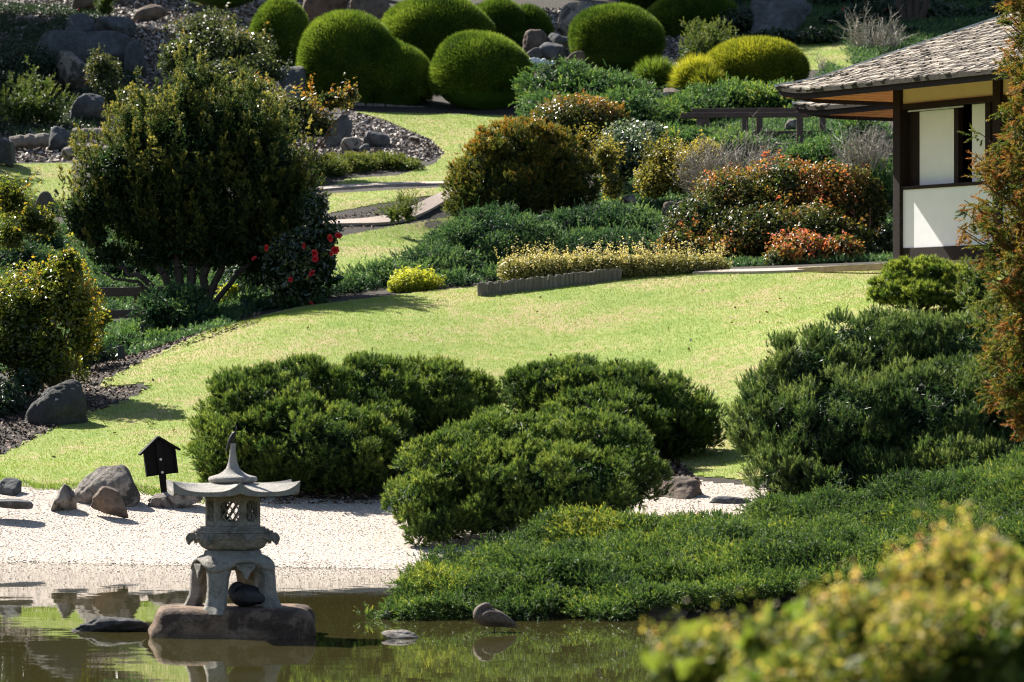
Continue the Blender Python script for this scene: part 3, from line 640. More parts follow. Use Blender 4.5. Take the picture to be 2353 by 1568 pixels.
# --- big golden pine at left
GY = 76.5
o = with_parts('golden_pine', 'big rounded bronze-green pine tree on several dark stems', 'tree', [(430,700,10,10)], GY)
plant('', '', '', 'plume', [(440,215,48,75),(395,245,45,75),(310,305,48,80),(535,275,55,80),(245,425,50,85),(615,365,55,80),(690,450,48,75),(180,500,50,70),(450,290,90,95),(360,320,110,100),(540,310,115,105),(255,585,80,45),(640,575,75,60),(340,590,90,45),(500,585,110,45),(600,615,60,40),(290,400,120,105),(430,390,170,150),(600,400,110,110),(230,480,85,75),(340,510,140,95),(520,500,150,100),(660,490,85,85),(420,560,150,60),(590,560,110,60),(215,540,65,45)], GY, G['pine_gold'], part=True, parent=o, dens=10, core=.6, h=.62, m=22, spread=.042, L=.09, k=24, nl=.045, wd=.006, depth=.3, tb=.03, out=.3)
g = Geo(); b0 = at(430, 712, GY)
for x0, e, rr in ((410,(250,600),.07),(420,(330,560),.09),(425,(395,520),.1),(440,(440,500),.11),(450,(500,510),.1),(460,(560,520),.08),(470,(620,560),.06),(400,(235,625),.045)):
    limb(g, r, at(x0, 715, GY), at(x0 + (e[0] - x0) * .5, 640 + (e[1]-600)*.3, GY - .2), rr, rr * .75, -.05, 6, .05); limb(g, r, at(x0 + (e[0] - x0) * .5, 640 + (e[1]-600)*.3, GY - .2), at(e[0], e[1], GY), rr * .75, rr * .4, -.04, 6, .06)
g.build('trunk', G['bark'], o); finish(o)

# --- juniper carpet on the near bank
def carpet():
    can = TPS([A(*q) for q in [(885,1420,40.6),(950,1340,42),(1000,1305,44.5),(1240,1268,47.5),(1450,1243,49.5),(1780,1186,51.5),(2000,1152,52),(2353,1068,52),(2700,1000,52),
        (1000,1328,43),(1240,1308,44),(1450,1288,45),(1780,1262,46),(2000,1232,46),(2353,1172,46),(2700,1110,46),(1000,1355,41.2),(1240,1338,41.4),(1450,1335,41.5),(1780,1318,41.8),(2000,1298,42),(2353,1262,42),(2700,1270,42)]], .01)
    r = rng(55); n = 24000; X = r.uniform(-1.4, 9, n); Y = np.where(r.uniform(0, 1, n) < .16, r.uniform(40.4, 41.9, n), r.uniform(40.4, 52.6, n))
    zt = can(X, Y); a, c = proj(np.stack([X, Y, zt], -1))
    top = np.interp(a, [880,950,1000,1240,1450,1780,2000,2353,2700], [1415,1338,1303,1266,1241,1184,1150,1066,1000])
    g0 = gz(X, Y)
    front = np.interp(X, [-1.3,-1.1,-.5,.2,.45,1.0,1.6,2.4,3.2,4.2,6,9], [40.8,40.55,40.75,40.5,41.0,40.35,40.9,41.25,41.3,41.0,40.7,40.6])
    k = (c > top - 3) & (Y > front) & (zt > g0 - .2); X, Y, zt, front = X[k], Y[k], zt[k], front[k]
    wv = Waves(56, 2.8); w2 = Waves(57, 8); w3 = Waves(63, 3.0)
    q = np.stack([X, Y, zt], -1); bump = .15 * wv(q) + .06 * w2(q) + .2 * (.45 - np.abs(w3(q)))
    edge = np.clip((Y - front) / .5, 0, 1) ** .8                    # rounded, hanging front
    zt = zt + .0; zl = np.interp(X, [-1.1, -.75, -.35, .1, .35, .6, 1.0, 1.5, 3.0], [.03, .15, .03, .04, .16, .03, .06, .22, .28]); z = np.maximum(zl + (zt - zl) * np.sqrt(edge), zl) + bump * edge - r.uniform(0, 1, len(X)) ** 2 * .16 * edge
    z = np.where(edge < .9, zl + (z - zl) * r.uniform(.25, 1, len(X)) ** .6, z)
    P = np.stack([X, Y - .3 * (1 - edge), np.maximum(z, .02)], -1)
    Nn = unit(np.stack([0 * X - .15, -.9 * (1 - edge) - .35, .5 + edge], -1)); n0 = len(P); m = 13
    u = unit(r.normal(size=(n0 * m, 3)) * .85 + np.repeat(Nn, m, 0) * .7); sz = np.repeat(.115 * r.uniform(.6, 1.5, n0), m)[:, None]
    P = np.repeat(P, m, 0) + u * sz * np.array([1.3, 1.3, .6]) * r.uniform(.5, 1, (n0 * m, 1)); n = len(P)
    Ax = unit(u * .8 + np.repeat(r.normal(size=(n0, 3)) * .4, m, 0) + r.normal(size=P.shape) * .25 + np.array([-.15, -.1, .12])); P[:, 2] = np.maximum(P[:, 2], .015)
    t = np.clip(.36 + np.repeat(r.normal(0, .11, n0), m) + r.normal(0, .09, n) + .12 * Waves(58, 3)(P) + .25 * (Waves(60, 4)(P) > 1.2), .03, 1)
    lng = np.where(r.uniform(0, 1, n) < .05, 2.2, 1.0)
    g = Geo(); shoots(g, r, P, Ax, .075 * lng * r.uniform(.5, 1.5, n), 15, .03, 55, 24, .0046, t, .25)
    # leafy under-layer that closes the carpet, tinted dark for the shade beneath
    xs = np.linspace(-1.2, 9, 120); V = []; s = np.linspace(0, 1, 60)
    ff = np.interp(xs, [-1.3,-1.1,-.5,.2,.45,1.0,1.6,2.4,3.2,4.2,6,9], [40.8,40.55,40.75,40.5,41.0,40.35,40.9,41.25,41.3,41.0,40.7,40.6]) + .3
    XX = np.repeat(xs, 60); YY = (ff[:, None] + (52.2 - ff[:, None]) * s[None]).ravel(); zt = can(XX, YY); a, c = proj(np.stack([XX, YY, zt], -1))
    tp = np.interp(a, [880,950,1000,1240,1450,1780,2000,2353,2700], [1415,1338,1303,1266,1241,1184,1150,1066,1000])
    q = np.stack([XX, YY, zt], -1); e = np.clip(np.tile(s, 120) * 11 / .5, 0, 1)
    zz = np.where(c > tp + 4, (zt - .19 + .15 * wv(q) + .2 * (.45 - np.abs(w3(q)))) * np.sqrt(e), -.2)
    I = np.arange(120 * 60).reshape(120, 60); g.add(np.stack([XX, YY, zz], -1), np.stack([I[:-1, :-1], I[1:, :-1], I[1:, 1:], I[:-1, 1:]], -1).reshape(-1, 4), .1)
    return tag(g.build('juniper_carpet', G['juniper_front'], loc=(3, 45, .3)), 'spreading green juniper carpet hanging over the pond edge in front', 'ground cover')
carpet()

# --- junipers further back
JB = G['juniper_blue']
plant('juniper', 'low dark juniper mound behind the lawn crest, around the lime shrub', 'ground cover', 'spray', [(1120,588,165,104,80),(1000,640,140,74,78.5),(900,665,120,55,77.5),(820,685,95,44,76.6),(1230,620,90,60,79.5),(725,695,85,36,76),(1060,665,85,40,76.4),(950,688,115,34,76),(1160,650,60,40,77)], 80, JB, dens=120)
plant('juniper', 'shaded juniper mound below the golden brown cypress', 'ground cover', 'spray', [(1300,540,110,55,85),(1420,535,120,55,85),(1500,555,90,50,84.5),(1380,580,160,45,83.5)], 85, JB, dens=110)
plant('juniper', 'juniper bank under the row of clipped domes, above the red-tipped bush', 'ground cover', 'spray', [(1290,210,100,58,105),(1390,225,110,60,104.5),(1250,260,60,45,103),(1450,260,70,50,102),(1330,270,100,40,102)], 104, G['juniper'], dens=60, rc=.22, L=.15, nl=.055, wd=.0105, k=16)
plant('juniper', 'juniper bank behind the long wooden railing, left of the roof', 'ground cover', 'spray', [(1690,235,130,42,106),(1790,240,80,45,105.5),(1600,262,100,36,105),(1520,280,70,34,104),(1860,270,60,30,104)], 105, G['juniper'], dens=60, rc=.22, L=.15, nl=.055, wd=.0105, k=16, tb=.1)
plant('juniper', 'juniper patch seen through the long wooden railing', 'ground cover', 'spray', [(1620,330,90,26,97),(1700,342,80,30,96),(1560,318,60,22,98)], 97, G['juniper'], dens=60, rc=.2, L=.14, nl=.055, wd=.0095, k=16, tb=.1)
plant('juniper', 'bright juniper clump between the railing end and the pavilion post', 'ground cover', 'spray', [(1900,370,80,45,93),(1970,400,70,50,92),(2030,450,50,70,91),(1840,360,40,25,93),(2030,540,40,50,90)], 92, G['juniper'], dens=60, rc=.2, L=.14, nl=.055, wd=.0095, k=16)
plant('juniper', 'juniper spread behind the second railing under the small roof', 'ground cover', 'spray', [(1900,320,80,40,104),(1990,320,70,50,98),(1820,320,50,30,104)], 102, G['juniper'], dens=60, rc=.2, L=.14, nl=.055, wd=.0095, k=16)
plant('juniper', 'juniper thicket behind the low wooden footbridge rails at left', 'ground cover', 'spray', [(300,620,90,55,85),(420,625,90,50,85),(560,640,80,60,84),(640,660,60,50,83),(240,690,90,50,83),(340,690,70,50,83),(110,640,90,70,86),(100,560,60,50,88),(40,600,60,60,86)], 84, JB, dens=70)
plant('juniper', 'ragged juniper below the footbridge beside the pale stone', 'ground cover', 'spray', [(290,805,70,42,73.5),(350,785,60,32,74.5),(240,815,60,36,73),(380,795,50,26,72.8)], 74, G['juniper'], dens=85)
plant('juniper', 'juniper with rusty tips beside the dark green post near the camellia', 'ground cover', 'spray', [(620,705,50,18,75.5),(575,690,30,22,76.5),(700,700,40,22,75)], 75.5, G['juniper'], dens=110)
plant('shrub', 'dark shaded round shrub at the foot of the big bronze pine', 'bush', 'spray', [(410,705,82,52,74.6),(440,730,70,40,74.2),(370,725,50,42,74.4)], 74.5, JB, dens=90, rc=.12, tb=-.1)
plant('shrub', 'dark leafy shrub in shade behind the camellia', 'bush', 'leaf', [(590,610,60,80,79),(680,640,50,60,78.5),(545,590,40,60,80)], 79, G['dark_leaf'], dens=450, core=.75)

def low_growth(label, poly, b, n, seed, mat=JB):
    P, r = scatter_area(seed, n, poly, b); k = Waves(seed, 1.5)(P) > -1.0; P = P[k]; n = len(P); g = Geo(); m = 5
    Q = np.repeat(P, m, 0) + r.normal(size=(n * m, 3)) * np.array([.08, .08, .02]); Ax = unit(r.normal(size=Q.shape) * .7 + UP)
    shoots(g, r, Q, Ax, .13 * r.uniform(.5, 1.5, len(Q)), 10, .06, 60, 30, .009, np.clip(np.repeat(r.normal(.35, .15, n), m), 0, 1), .2)
    tag(g.build('ground_cover', mat), kind='stuff')
low_growth('', [(1380,600),(1380,330),(1500,290),(1560,270),(1900,250),(2060,300),(2060,610),(1640,625)], (1.5, 9, 78, 106), 16000, 501)
low_growth('', [(-20,700),(-20,470),(170,470),(600,470),(730,560),(740,700),(600,715),(420,800),(240,830),(150,840),(-20,860)], (-14, -3, 70, 97), 16000, 502)
low_growth('', [(1700,0),(2353,0),(2353,140),(1960,150),(1940,95),(1780,95)], (6, 18, 112, 136), 14000, 503)
low_growth('', [(-60,10),(230,25),(250,60),(330,200),(200,320),(-60,325)], (-17, -8, 100, 134), 12000, 505, G['dark_leaf'])  # dark leaves added to deepen the shade on the upper left slope
low_growth('', [(1480,235),(1480,160),(1700,160),(1860,220),(1900,150),(2060,200),(1900,280)], (3, 11, 100, 116), 9000, 504)
# --- clipped domes on the hill
DG = 'clipped dome shrubs on the hill'
def dome(label, bl, Y, mat='dome', **kw): return plant('clipped_shrub', label, 'bush', 'blade', bl, Y, G[mat], group=DG, **kw)
dome('large two-humped clipped dome above the log edging', [(798,155,112,122,113),(912,188,86,80,112.8),(870,175,90,85,113)], 113)
dome('round clipped dome at the right end of the log edging', [(1105,172,117,92,112)], 112)
dome('broad clipped dome behind and between the two front domes', [(1005,80,127,82,119)], 119)
dome('half-hidden clipped dome behind the right of the broad dome', [(1142,68,64,66,121.5)], 121)
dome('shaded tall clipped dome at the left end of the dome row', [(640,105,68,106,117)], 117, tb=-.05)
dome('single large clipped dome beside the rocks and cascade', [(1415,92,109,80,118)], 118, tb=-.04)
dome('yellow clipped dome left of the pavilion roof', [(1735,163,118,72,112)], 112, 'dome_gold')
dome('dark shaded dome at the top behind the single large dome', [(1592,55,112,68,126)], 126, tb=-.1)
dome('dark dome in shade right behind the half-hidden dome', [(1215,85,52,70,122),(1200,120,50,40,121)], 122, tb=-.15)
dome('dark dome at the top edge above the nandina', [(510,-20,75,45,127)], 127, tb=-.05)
dome('small grassy tuft left of the yellow dome', [(1600,178,36,32,111.4),(1575,185,20,22,111.2)], 111.4, 'dome_gold', dens=1800, L=.28)
dome('small dark grassy tuft in front of the single large dome', [(1508,176,38,24,112.4)], 112.4, dens=1800, L=.28)
dome('small bright tuft hugging the left foot of the yellow dome', [(1625,195,26,28,110.8)], 110.8, 'dome_gold', dens=1800, L=.25)
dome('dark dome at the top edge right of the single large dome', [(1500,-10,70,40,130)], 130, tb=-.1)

# --- other shrubs of the slope
plant('shrub', 'feathery golden-green conifer shrub behind the yellow dome', 'bush', 'plume', [(1625,105,58,42,115.5),(1600,125,50,28,115),(1660,125,45,28,115),(1630,80,30,25,115.6)], 115.5, G['feather'], dens=14, h=.5, L=.14, nl=.05, wd=.009, k=18, m=9, core=.7)
ND = 'nandina and mixed shrubs on the upper left slope'
plant('shrub', 'large shade-darkened shrub with golden tips above the big bronze pine', 'bush', 'leaf', [(470,90,85,62,112),(420,140,60,70,110),(540,130,95,72,111),(600,165,60,50,110),(500,175,100,40,109)], 111, G['nandina_green'], group=ND, dens=300, size=.085, t0=.2, tv=.15, tipgrow=.45, clump=4, sprigs=120, sl=.4)  # lowered tint puts this shrub's shade into its leaf colour
plant('shrub', 'orange-tipped shrub right behind the crown of the bronze pine', 'bush', 'leaf', [(580,215,65,48,100),(620,260,60,50,99),(540,240,50,40,100)], 100, G['nandina_green'], group=ND, dens=330, size=.075, t0=.45, tipgrow=.7, clump=4, sprigs=90, sl=.35)
o = with_parts('shrub', 'leggy shrub with orange top beside the gravel bed of grey stones', 'bush', [(720,290,10,10)], 97.5); tag(o, group=ND)
plant('', '', '', 'leaf', [(690,250,60,48),(760,230,60,30),(660,300,55,50),(730,290,50,40),(800,215,28,16)], 97.5, G['nandina_green'], part=True, parent=o, dens=380, size=.075, t0=.42, tipgrow=.8, clump=4, core=.45, sprigs=90, sl=.3)
g = Geo()
for e in ((690,270),(740,290),(775,300),(800,250),(660,300)): limb(g, r, at(705, 385, 97), at(e[0], e[1], 97.4), .03, .012, .1, 8, .08)
g.build('stem', G['bark_red'], o); finish(o)
plant('shrub', 'small orange-tipped shrub standing alone before the dark boulders', 'bush', 'leaf', [(240,170,40,48,109),(255,215,25,40,108.5),(225,150,25,25,109)], 109, G['nandina_green'], group=ND, dens=420, size=.075, t0=.4, tipgrow=.6, sprigs=40, sl=.3, core=.4)
plant('shrub', 'dark rounded shrub dotted with red flowers at the left edge', 'bush', 'leaf', [(70,160,85,58,112),(40,200,70,45,111)], 112, G['dark_leaf'], dens=500, size=.06, core=.8)
plant('shrub', 'feathery juniper with upright plumes at the left edge', 'bush', 'plume', [(50,250,62,45,106),(110,260,45,40,106),(95,205,16,40,106.4),(45,215,20,35,106.4)], 106, G['feather'], dens=12, h=.6, L=.16, nl=.06, wd=.009, k=18, m=9, tb=-.1, core=.7, out=.7)
plant('shrub', 'small dark green conifer on the sunlit pebbles at the top', 'bush', 'plume', [(240,18,28,26,127),(245,0,22,24,127)], 127, G['feather'], dens=14, h=.5, L=.16, nl=.06, wd=.01, k=18, m=8, tb=-.1)
plant('shrub', 'shadowy low shrub below the upper dark boulders', 'bush', 'leaf', [(330,255,50,40,105),(300,225,35,30,106)], 105, G['nandina_green'], dens=280, size=.08, t0=.25, core=.6)
plant('ground_cover', 'bright ground cover with russet edge below the gravel bed', 'ground cover', 'spray', [(800,382,75,24,98.6),(880,378,70,18,99),(930,385,35,10,98.6),(760,395,40,22,97.6)], 98.6, G['feather'], dens=110, rc=.12, tb=.2)
plant('grass_tuft', 'olive bristly tuft beside the lower path', 'plant', 'plume', [(905,495,26,20,90),(935,490,24,24,90)], 90, G['feather'], dens=70, h=.32, L=.14, nl=.045, wd=.006, k=20, m=7, tb=.1, core=.4, out=.8)
# --- middle ground
plant('cypress', 'big golden brown dome-shaped cypress right of the paths', 'bush', 'pine', [(1190,345,95,62),(1130,400,80,70),(1260,380,85,75),(1090,450,60,58),(1190,440,130,80),(1310,430,60,75),(1130,480,80,40),(1240,310,40,30),(1060,480,34,34)], 87, G['cypress'], dens=22, rc=.2, m=18, L=.09, nl=.06, wd=.008, k=20, up=.3, tb=.02, tipgrow=.5, patch=.28, fs=.16)
plant('shrub', 'rounded red-tipped shrub above the cypress', 'bush', 'leaf', [(1330,275,110,55,95),(1290,290,72,36,94.6),(1390,290,60,38,94.8)], 95, G['photinia'], dens=750, size=.075, t0=.45, tv=.22, tipgrow=.7, core=.85, lump=.06, sprigs=150, sl=.15)
plant('shrub', 'grey-green leafy shrub with lilac flowers beside the red-tipped one', 'bush', 'leaf', [(1440,345,70,58,92),(1490,310,50,35,92.4),(1410,390,45,45,91.6),(1480,370,45,50,91.6)], 92, G['grey_leaf'], dens=480, size=.07, t0=.45, tipgrow=.5, core=.75)
plant('shrub', 'yellow-green sprigs behind the right of the cypress', 'bush', 'leaf', [(1390,370,35,55,89),(1410,430,32,40,88.5),(1340,330,22,28,89)], 89, G['gold_leaf'], dens=380, size=.06, t0=.65, clump=5, core=.3, sprigs=90, sl=.35)
plant('shrub', 'golden arching shrub beside the bare grey bush', 'bush', 'leaf', [(1530,370,60,55,91),(1500,420,42,48,90.6),(1580,400,60,60,90.6),(1620,360,50,40,91)], 91, G['gold_leaf'], dens=480, size=.06, t0=.62, core=.55, sprigs=120, sl=.25)
def twigs(name, label, cx, base, Y, wpx, hpx, n, seed, tint=.6, group=None, rr=.009, par=None):
    r = rng(seed); g = Geo(); b = at(cx, base, Y); W, H = wpx / FP * Y, hpx / FP * Y
    def grow(p, d, L, rad, lev):
        q = [p]; dd = d.copy()
        for _ in range(4): dd = unit(dd + r.normal(size=3) * .16 + UP * .06); q.append(q[-1] + dd * L / 4)
        g.tube(q, np.linspace(rad, rad * .55, 5), 4, np.clip(tint + r.normal(0, .2), 0, 1))
        if lev:
            for _ in range(r.integers(2, 4)):
                i = r.integers(1, 5); grow(q[i], unit(dd + r.normal(size=3) * .65 + UP * .1), L * r.uniform(.4, .7), rad * .6, lev - 1)
    for _ in range(n):
        a = r.uniform(0, 6.28); s = r.uniform(0, 1) ** .5
        d = unit(np.array([math.cos(a) * s * W / H * .75, math.sin(a) * s * .5, 1]))
        grow(b + np.array([math.cos(a) * s * W * .3, math.sin(a) * s * W * .2, 0]), d, H * r.uniform(.45, .7), rr, 2)
    return tag(g.build(name, G['twig'], loc=b), label, 'bush', group)
TW = 'bare twiggy shrubs'
twigs('bare_shrub', 'bare grey twiggy bush behind the autumn-red nandina', 1655, 475, 89.5, 150, 165, 190, 11, .65, TW, .012)
twigs('bare_shrub', 'bare leaning shrub with long upright shoots under the railing', 1745, 410, 90.5, 80, 140, 22, 12, .55, TW, .016)
twigs('bare_shrub', 'bare pale shrub on the hill above the pavilion roof', 2010, 140, 119, 110, 125, 60, 13, .8, TW, .017)
twigs('bare_shrub', 'bare silvery bush beside the pavilion corner post', 1985, 410, 91, 110, 140, 90, 14, .75, TW, .012)
twigs('bare_shrub', 'small bare white shrub on the grass below the grey boulder', 1890, 165, 114, 30, 45, 10, 15, .85, TW, .01)
o = with_parts('nandina', 'wide red and orange autumn-coloured shrub beside the pavilion', 'bush', [(1780,520,10,10)], 81)
plant('', '', '', 'leaf', [(1600,525,82,78,81),(1690,460,100,76,81.6),(1800,445,115,82,82),(1910,440,105,76,82),(1980,485,70,90,81.6),(1740,540,120,75,80.6),(1880,540,100,70,80.6),(1560,570,50,45,80),(1640,580,80,40,80),(1960,560,60,55,80.4)], 81, G['nandina'], part=True, parent=o, dens=700, size=.07, t0=.4, tv=.2, patch=.2, pf=2.2, tipgrow=.4, core=.65, lump=.13, clump=5, gap=-.95, sprigs=320, sl=.3)
g = Geo()
for x in range(1580, 1990, 40): limb(g, r, at(x, 618, 80.5), at(x + 20, 480, 81), .022, .01, 0, 7, .08)
g.build('stem', G['bark_red'], o); finish(o)
plant('nandina', 'low bright red and orange shrub in front of the tall autumn shrub', 'bush', 'leaf', [(1850,575,65,40,78.6),(1930,580,60,42,78.6),(1800,595,45,28,78.2)], 78.6, G['nandina'], dens=620, size=.07, t0=.55, tv=.2, tipgrow=.4, core=.7, sprigs=60, sl=.15)
HB = [(x, 622 - (x - 1150) * .012, 42, 34, 75.9 + (x - 1150) * .0006) for x in range(1180, 1640, 38)]
plant('low_hedge', 'pale yellow-green low hedge behind the log palisade', 'hedge', 'leaf', HB, 76.1, G['hedge_leaf'], dens=1100, size=.04, t0=.54, tv=.2, tipgrow=.6, core=.75, lump=.08, up=.7, sprigs=420, sl=.3, depth=.25)
plant('lime_shrub', 'small bright lime-yellow rounded shrub on the juniper', 'bush', 'leaf', [(957,652,62,30,75.9),(930,660,40,24,75.7)], 75.9, G['lime_leaf'], dens=1400, size=.045, t0=.5, tv=.2, tipgrow=.5, core=.75, sprigs=140, sl=.12)
plant('lime_shrub', 'small lime-leaved shrub lit behind the pine stems', 'bush', 'leaf', [(520,690,22,34,77.6),(530,670,16,20,77.6)], 77.6, G['lime_leaf'], dens=1000, size=.06, t0=.5, core=.5)
# camellia
o = with_parts('camellia', 'dark glossy camellia with red flowers', 'bush', [(690,720,10,10)], 75)
CB = [(700,590,75,80),(690,660,65,55),(740,540,48,50),(640,600,45,50),(750,620,30,55),(720,480,32,50)]
plant('', '', '', 'leaf', CB, 75, G['camellia'], part=True, parent=o, dens=520, size=.095, asp=.5, t0=.5, tv=.35, core=.5, clump=4, gap=-.7)
g = Geo()
for e in ((660,620),(700,600),(740,620)): limb(g, r, at(698, 722, 75), at(e[0], e[1], 75), .03, .015)
g.build('stem', G['bark'], o)
fv, ff = ico(2); fw = Waves(9, 5)
fl = Geo(); 
for ring, (rad, tilt, m) in enumerate(((.055, .35, 6), (.04, .8, 5), (.02, 1.2, 4))):
    for i in range(m):
        a = i / m * 6.283 + ring * .5; d = np.array([math.cos(a), math.sin(a), 0]); s = np.array([-math.sin(a), math.cos(a), 0])
        tip = d * rad * 1.2 * math.cos(tilt) + UP * rad * math.sin(tilt) + UP * .012 * ring; mid = tip * .6
        fl.add([mid * .1, mid - s * rad * .55 - UP * .006, tip - s * rad * .3, tip + s * rad * .3, mid + s * rad * .55 - UP * .006], [[0, 1, 2, 3], [0, 3, 4, 4][:3] + [4]])
fm = None
for i, (x, y) in enumerate([(724,596),(722,583),(760,585),(757,548),(777,543),(668,643),(718,630),(700,566),(585,595),(770,575),(714,698),(610,570)]):
    p = at(x, y, 74.3 if i not in (8,) else 74.6) - np.array(o['_b'])
    if fm is None: c = fl.build('flower', G['flower'], o); fm = c
    else: c = fm.copy(); COL.objects.link(c); c.parent = o
    c.location = tuple(p); c.rotation_euler = (R(70 + 25 * math.sin(i * 3)), R(20 * math.cos(i * 5)), R(60 * math.sin(i * 7))); c.scale = (1.0 + .25 * math.sin(i * 2.3),) * 3; c['_done'] = 1
finish(o)
# yellow-leaved shrub and neighbours at the left edge
o = with_parts('golden_shrub', 'tall loose shrub of shiny yellow-green leaves behind the shaded boulder', 'tree', [(130,880,10,10)], 66)
plant('', '', '', 'leaf', [(110,670,98,88),(55,730,100,100),(170,710,72,78),(90,790,120,80),(190,780,50,60),(20,800,70,80),(150,620,48,52),(160,605,24,44),(100,850,110,45),(-80,740,110,120),(-60,840,90,80)], 66, G['yellow_leaf'], part=True, parent=o, dens=620, size=.07, t0=.5, tv=.24, tipgrow=.3, depth=.65, core=.35, lump=.16, clump=6, gap=-.45, sprigs=330, sl=.32)  # leftmost lobes, out of frame, added to cast shade on the boulder
g = Geo()
for e in ((60,760),(110,740),(150,760),(190,790),(20,800),(130,700),(170,700)): limb(g, r, at(120 + (e[0] - 120) * .35, 905, 65.8), at(e[0], e[1], 66), .028, .012, 0, 8, .05)
g.build('stem', G['bark_red'], o); finish(o)
plant('golden_shrub', 'low yellow-leaved shrub to the right of the tall one', 'bush', 'leaf', [(215,760,30,35,69.5),(200,800,40,45,69),(235,735,18,18,69.6)], 69.3, G['yellow_leaf'], dens=520, size=.065, t0=.5, tipgrow=.4, core=.5, sprigs=40, sl=.2)
plant('golden_shrub', 'yellow-green shrub at the left edge above the tall yellow one', 'bush', 'leaf', [(25,460,48,62,78),(70,510,50,45,77.6),(20,540,50,50,77.4),(110,520,24,30,77.6)], 78, G['yellow_leaf'], dens=420, size=.065, t0=.45, depth=.6, core=.3, clump=5, gap=-.5, sprigs=60, sl=.3)
plant('shrub', 'dark green shrub at the left edge beside the shaded boulder', 'bush', 'leaf', [(15,930,48,60,64.4),(-30,950,60,60,64),(60,880,40,35,65)], 64.4, G['dark_leaf'], dens=520, size=.06, core=.7, tb=.1)
plant('shrub', 'dark shrub in shade below the low yellow-leaved shrub', 'bush', 'leaf', [(225,830,55,42,70.5),(180,860,40,34,69)], 70.3, G['dark_leaf'], dens=420, size=.06, core=.7)
# bronze cedar at the right edge
def cedar():
    r = rng(71); YC = 44.0; o = with_parts('cedar_tree', 'bronze-tipped cedar tree at the right edge in front of the pavilion', 'tree', [(2480,900,10,10)], YC); o['_b'] = tuple(np.array([5.96, 44, float(gz(np.array([5.96]), np.array([44.]))[0])])); o.location = o['_b']
    bx, by, bz = o['_b']; g = Geo(); g.tube([(bx, by, bz - .2), (bx, by, bz + 3), (bx + .05, by, bz + 6.5)], [.16, .12, .05], 10); tr = g
    fo = Geo(); P, Ax, T = [], [], []
    edge = lambda py: np.interp(py, [-80,40,120,190,260,330,420,480,560,620,680,760,850,900,960,1000], [2340,2290,2285,2300,2300,2222,2240,2212,2178,2200,2240,2218,2222,2245,2290,2330])
    for i in range(1150):
        a = r.uniform(0, 6.283); py = r.uniform(-160, 1000)
        z = HC + (862 - py) / FP * YC
        reach = (2475 - edge(py)) / FP * YC * r.uniform(.4, 1.02) if math.cos(a) < .2 else r.uniform(.5, 1.2)
        reach *= 1 if abs(math.cos(a)) > .6 else r.uniform(.7, 1)
        d = np.array([math.cos(a), math.sin(a) * .9, 0]); st = np.array([bx, by, z - .22]); en = np.array([bx, by, z]) + d * reach
        if math.cos(a) > -.5 and i % 2: continue
        m = 16; t = np.linspace(0, 1, m)[:, None]; q = st + (en - st) * t + UP * (-.12 * 4 * t * (1 - t) + .08 * t ** 3)
        tr.tube(q[::3], np.linspace(.014, .004, len(q[::3])), 4)
        nc = 6; sc_ = r.uniform(.35, 1.0, nc); cc = st + (en - st) * sc_[:, None] + UP * (-.12 * 4 * sc_ * (1 - sc_) + .08 * sc_ ** 3)[:, None] + r.normal(size=(nc, 3)) * .05
        cd = unit(d * .8 + r.normal(size=(nc, 3)) * .45 - UP * .1); k = 7
        P.append((np.repeat(cc, k, 0) + r.normal(size=(nc * k, 3)) * .025)); Ax.append(unit(np.repeat(cd, k, 0) + r.normal(size=(nc * k, 3)) * .5)); T.append(np.clip(np.repeat(r.normal(.47, .23, nc) + .2 * (sc_ - .6), k) + r.normal(0, .07, nc * k), .02, 1))
    P, Ax, T = map(np.concatenate, (P, Ax, T)); shoots(fo, r, P, Ax, .13 * r.uniform(.5, 1.4, len(P)), 26, .034, 60, 28, .0058, T, .2)
    fo.build('foliage', G['cedar'], o); tr.build('trunk', G['bark_red'], o); finish(o)
cedar()
plant('conifer_shrub', 'small yellow-green conifer between the flat-topped pine and the cedar', 'bush', 'plume', [(2240,690,40,60,63.5),(2270,740,45,60,63),(2250,650,30,40,63.5)], 63.3, G['feather'], dens=22, h=.35, L=.12, nl=.05, wd=.006, k=22, m=9, tb=.1, core=.6)
plant('shrub', 'dark green shrub filling the corner between the autumn shrub and the pavilion post', 'bush', 'leaf', [(2035,560,35,60,80.5),(2000,595,40,32,80)], 80.4, G['dark_leaf'], dens=450, core=.75, tb=.15)
plant('shrub', 'dark low growth added to deepen the shade under the fork of the bare trunk above the roof', 'bush', 'leaf', [(2010,40,90,40,126),(2160,55,100,45,126),(2300,50,90,45,126),(2080,90,60,28,122),(1930,60,50,30,125)], 126, G['dark_leaf'], dens=150, size=.12, core=.85)  # dark fill shrub added to darken the shaded slope
plant('shrub', 'low dark creeping shrub added to deepen the shade around the foot of the huge grey boulder', 'bush', 'leaf', [(1700,60,50,40,124.5),(1880,85,50,20,121),(1790,88,70,18,121.5)], 123, G['dark_leaf'], dens=200, size=.1, core=.8)  # dark fill added where the slope lies in shade
# blurred shrub close to the camera
plant('foreground_shrub', 'blurred yellow and pink leafy shrub close to the camera', 'bush', 'leaf', [(1640,1530,130,75,12.4),(1560,1510,60,42,12.5),(1800,1500,130,110,12.2),(1960,1470,110,130,12),(2090,1400,80,120,12),(2200,1360,80,140,12.1),(2310,1350,80,150,11.9),(2150,1500,180,150,11.8),(2350,1500,140,170,11.7),(1900,1600,300,120,11.9)], 12, G['fore_leaf'], dens=8500, size=.018, asp=.65, t0=.45, tv=.2, patch=.12, pf=9, tipgrow=.45, core=.55, lf=13, lump=.14, depth=.45, clump=16, gap=-.25, sprigs=500, sl=.09, inside=.65)

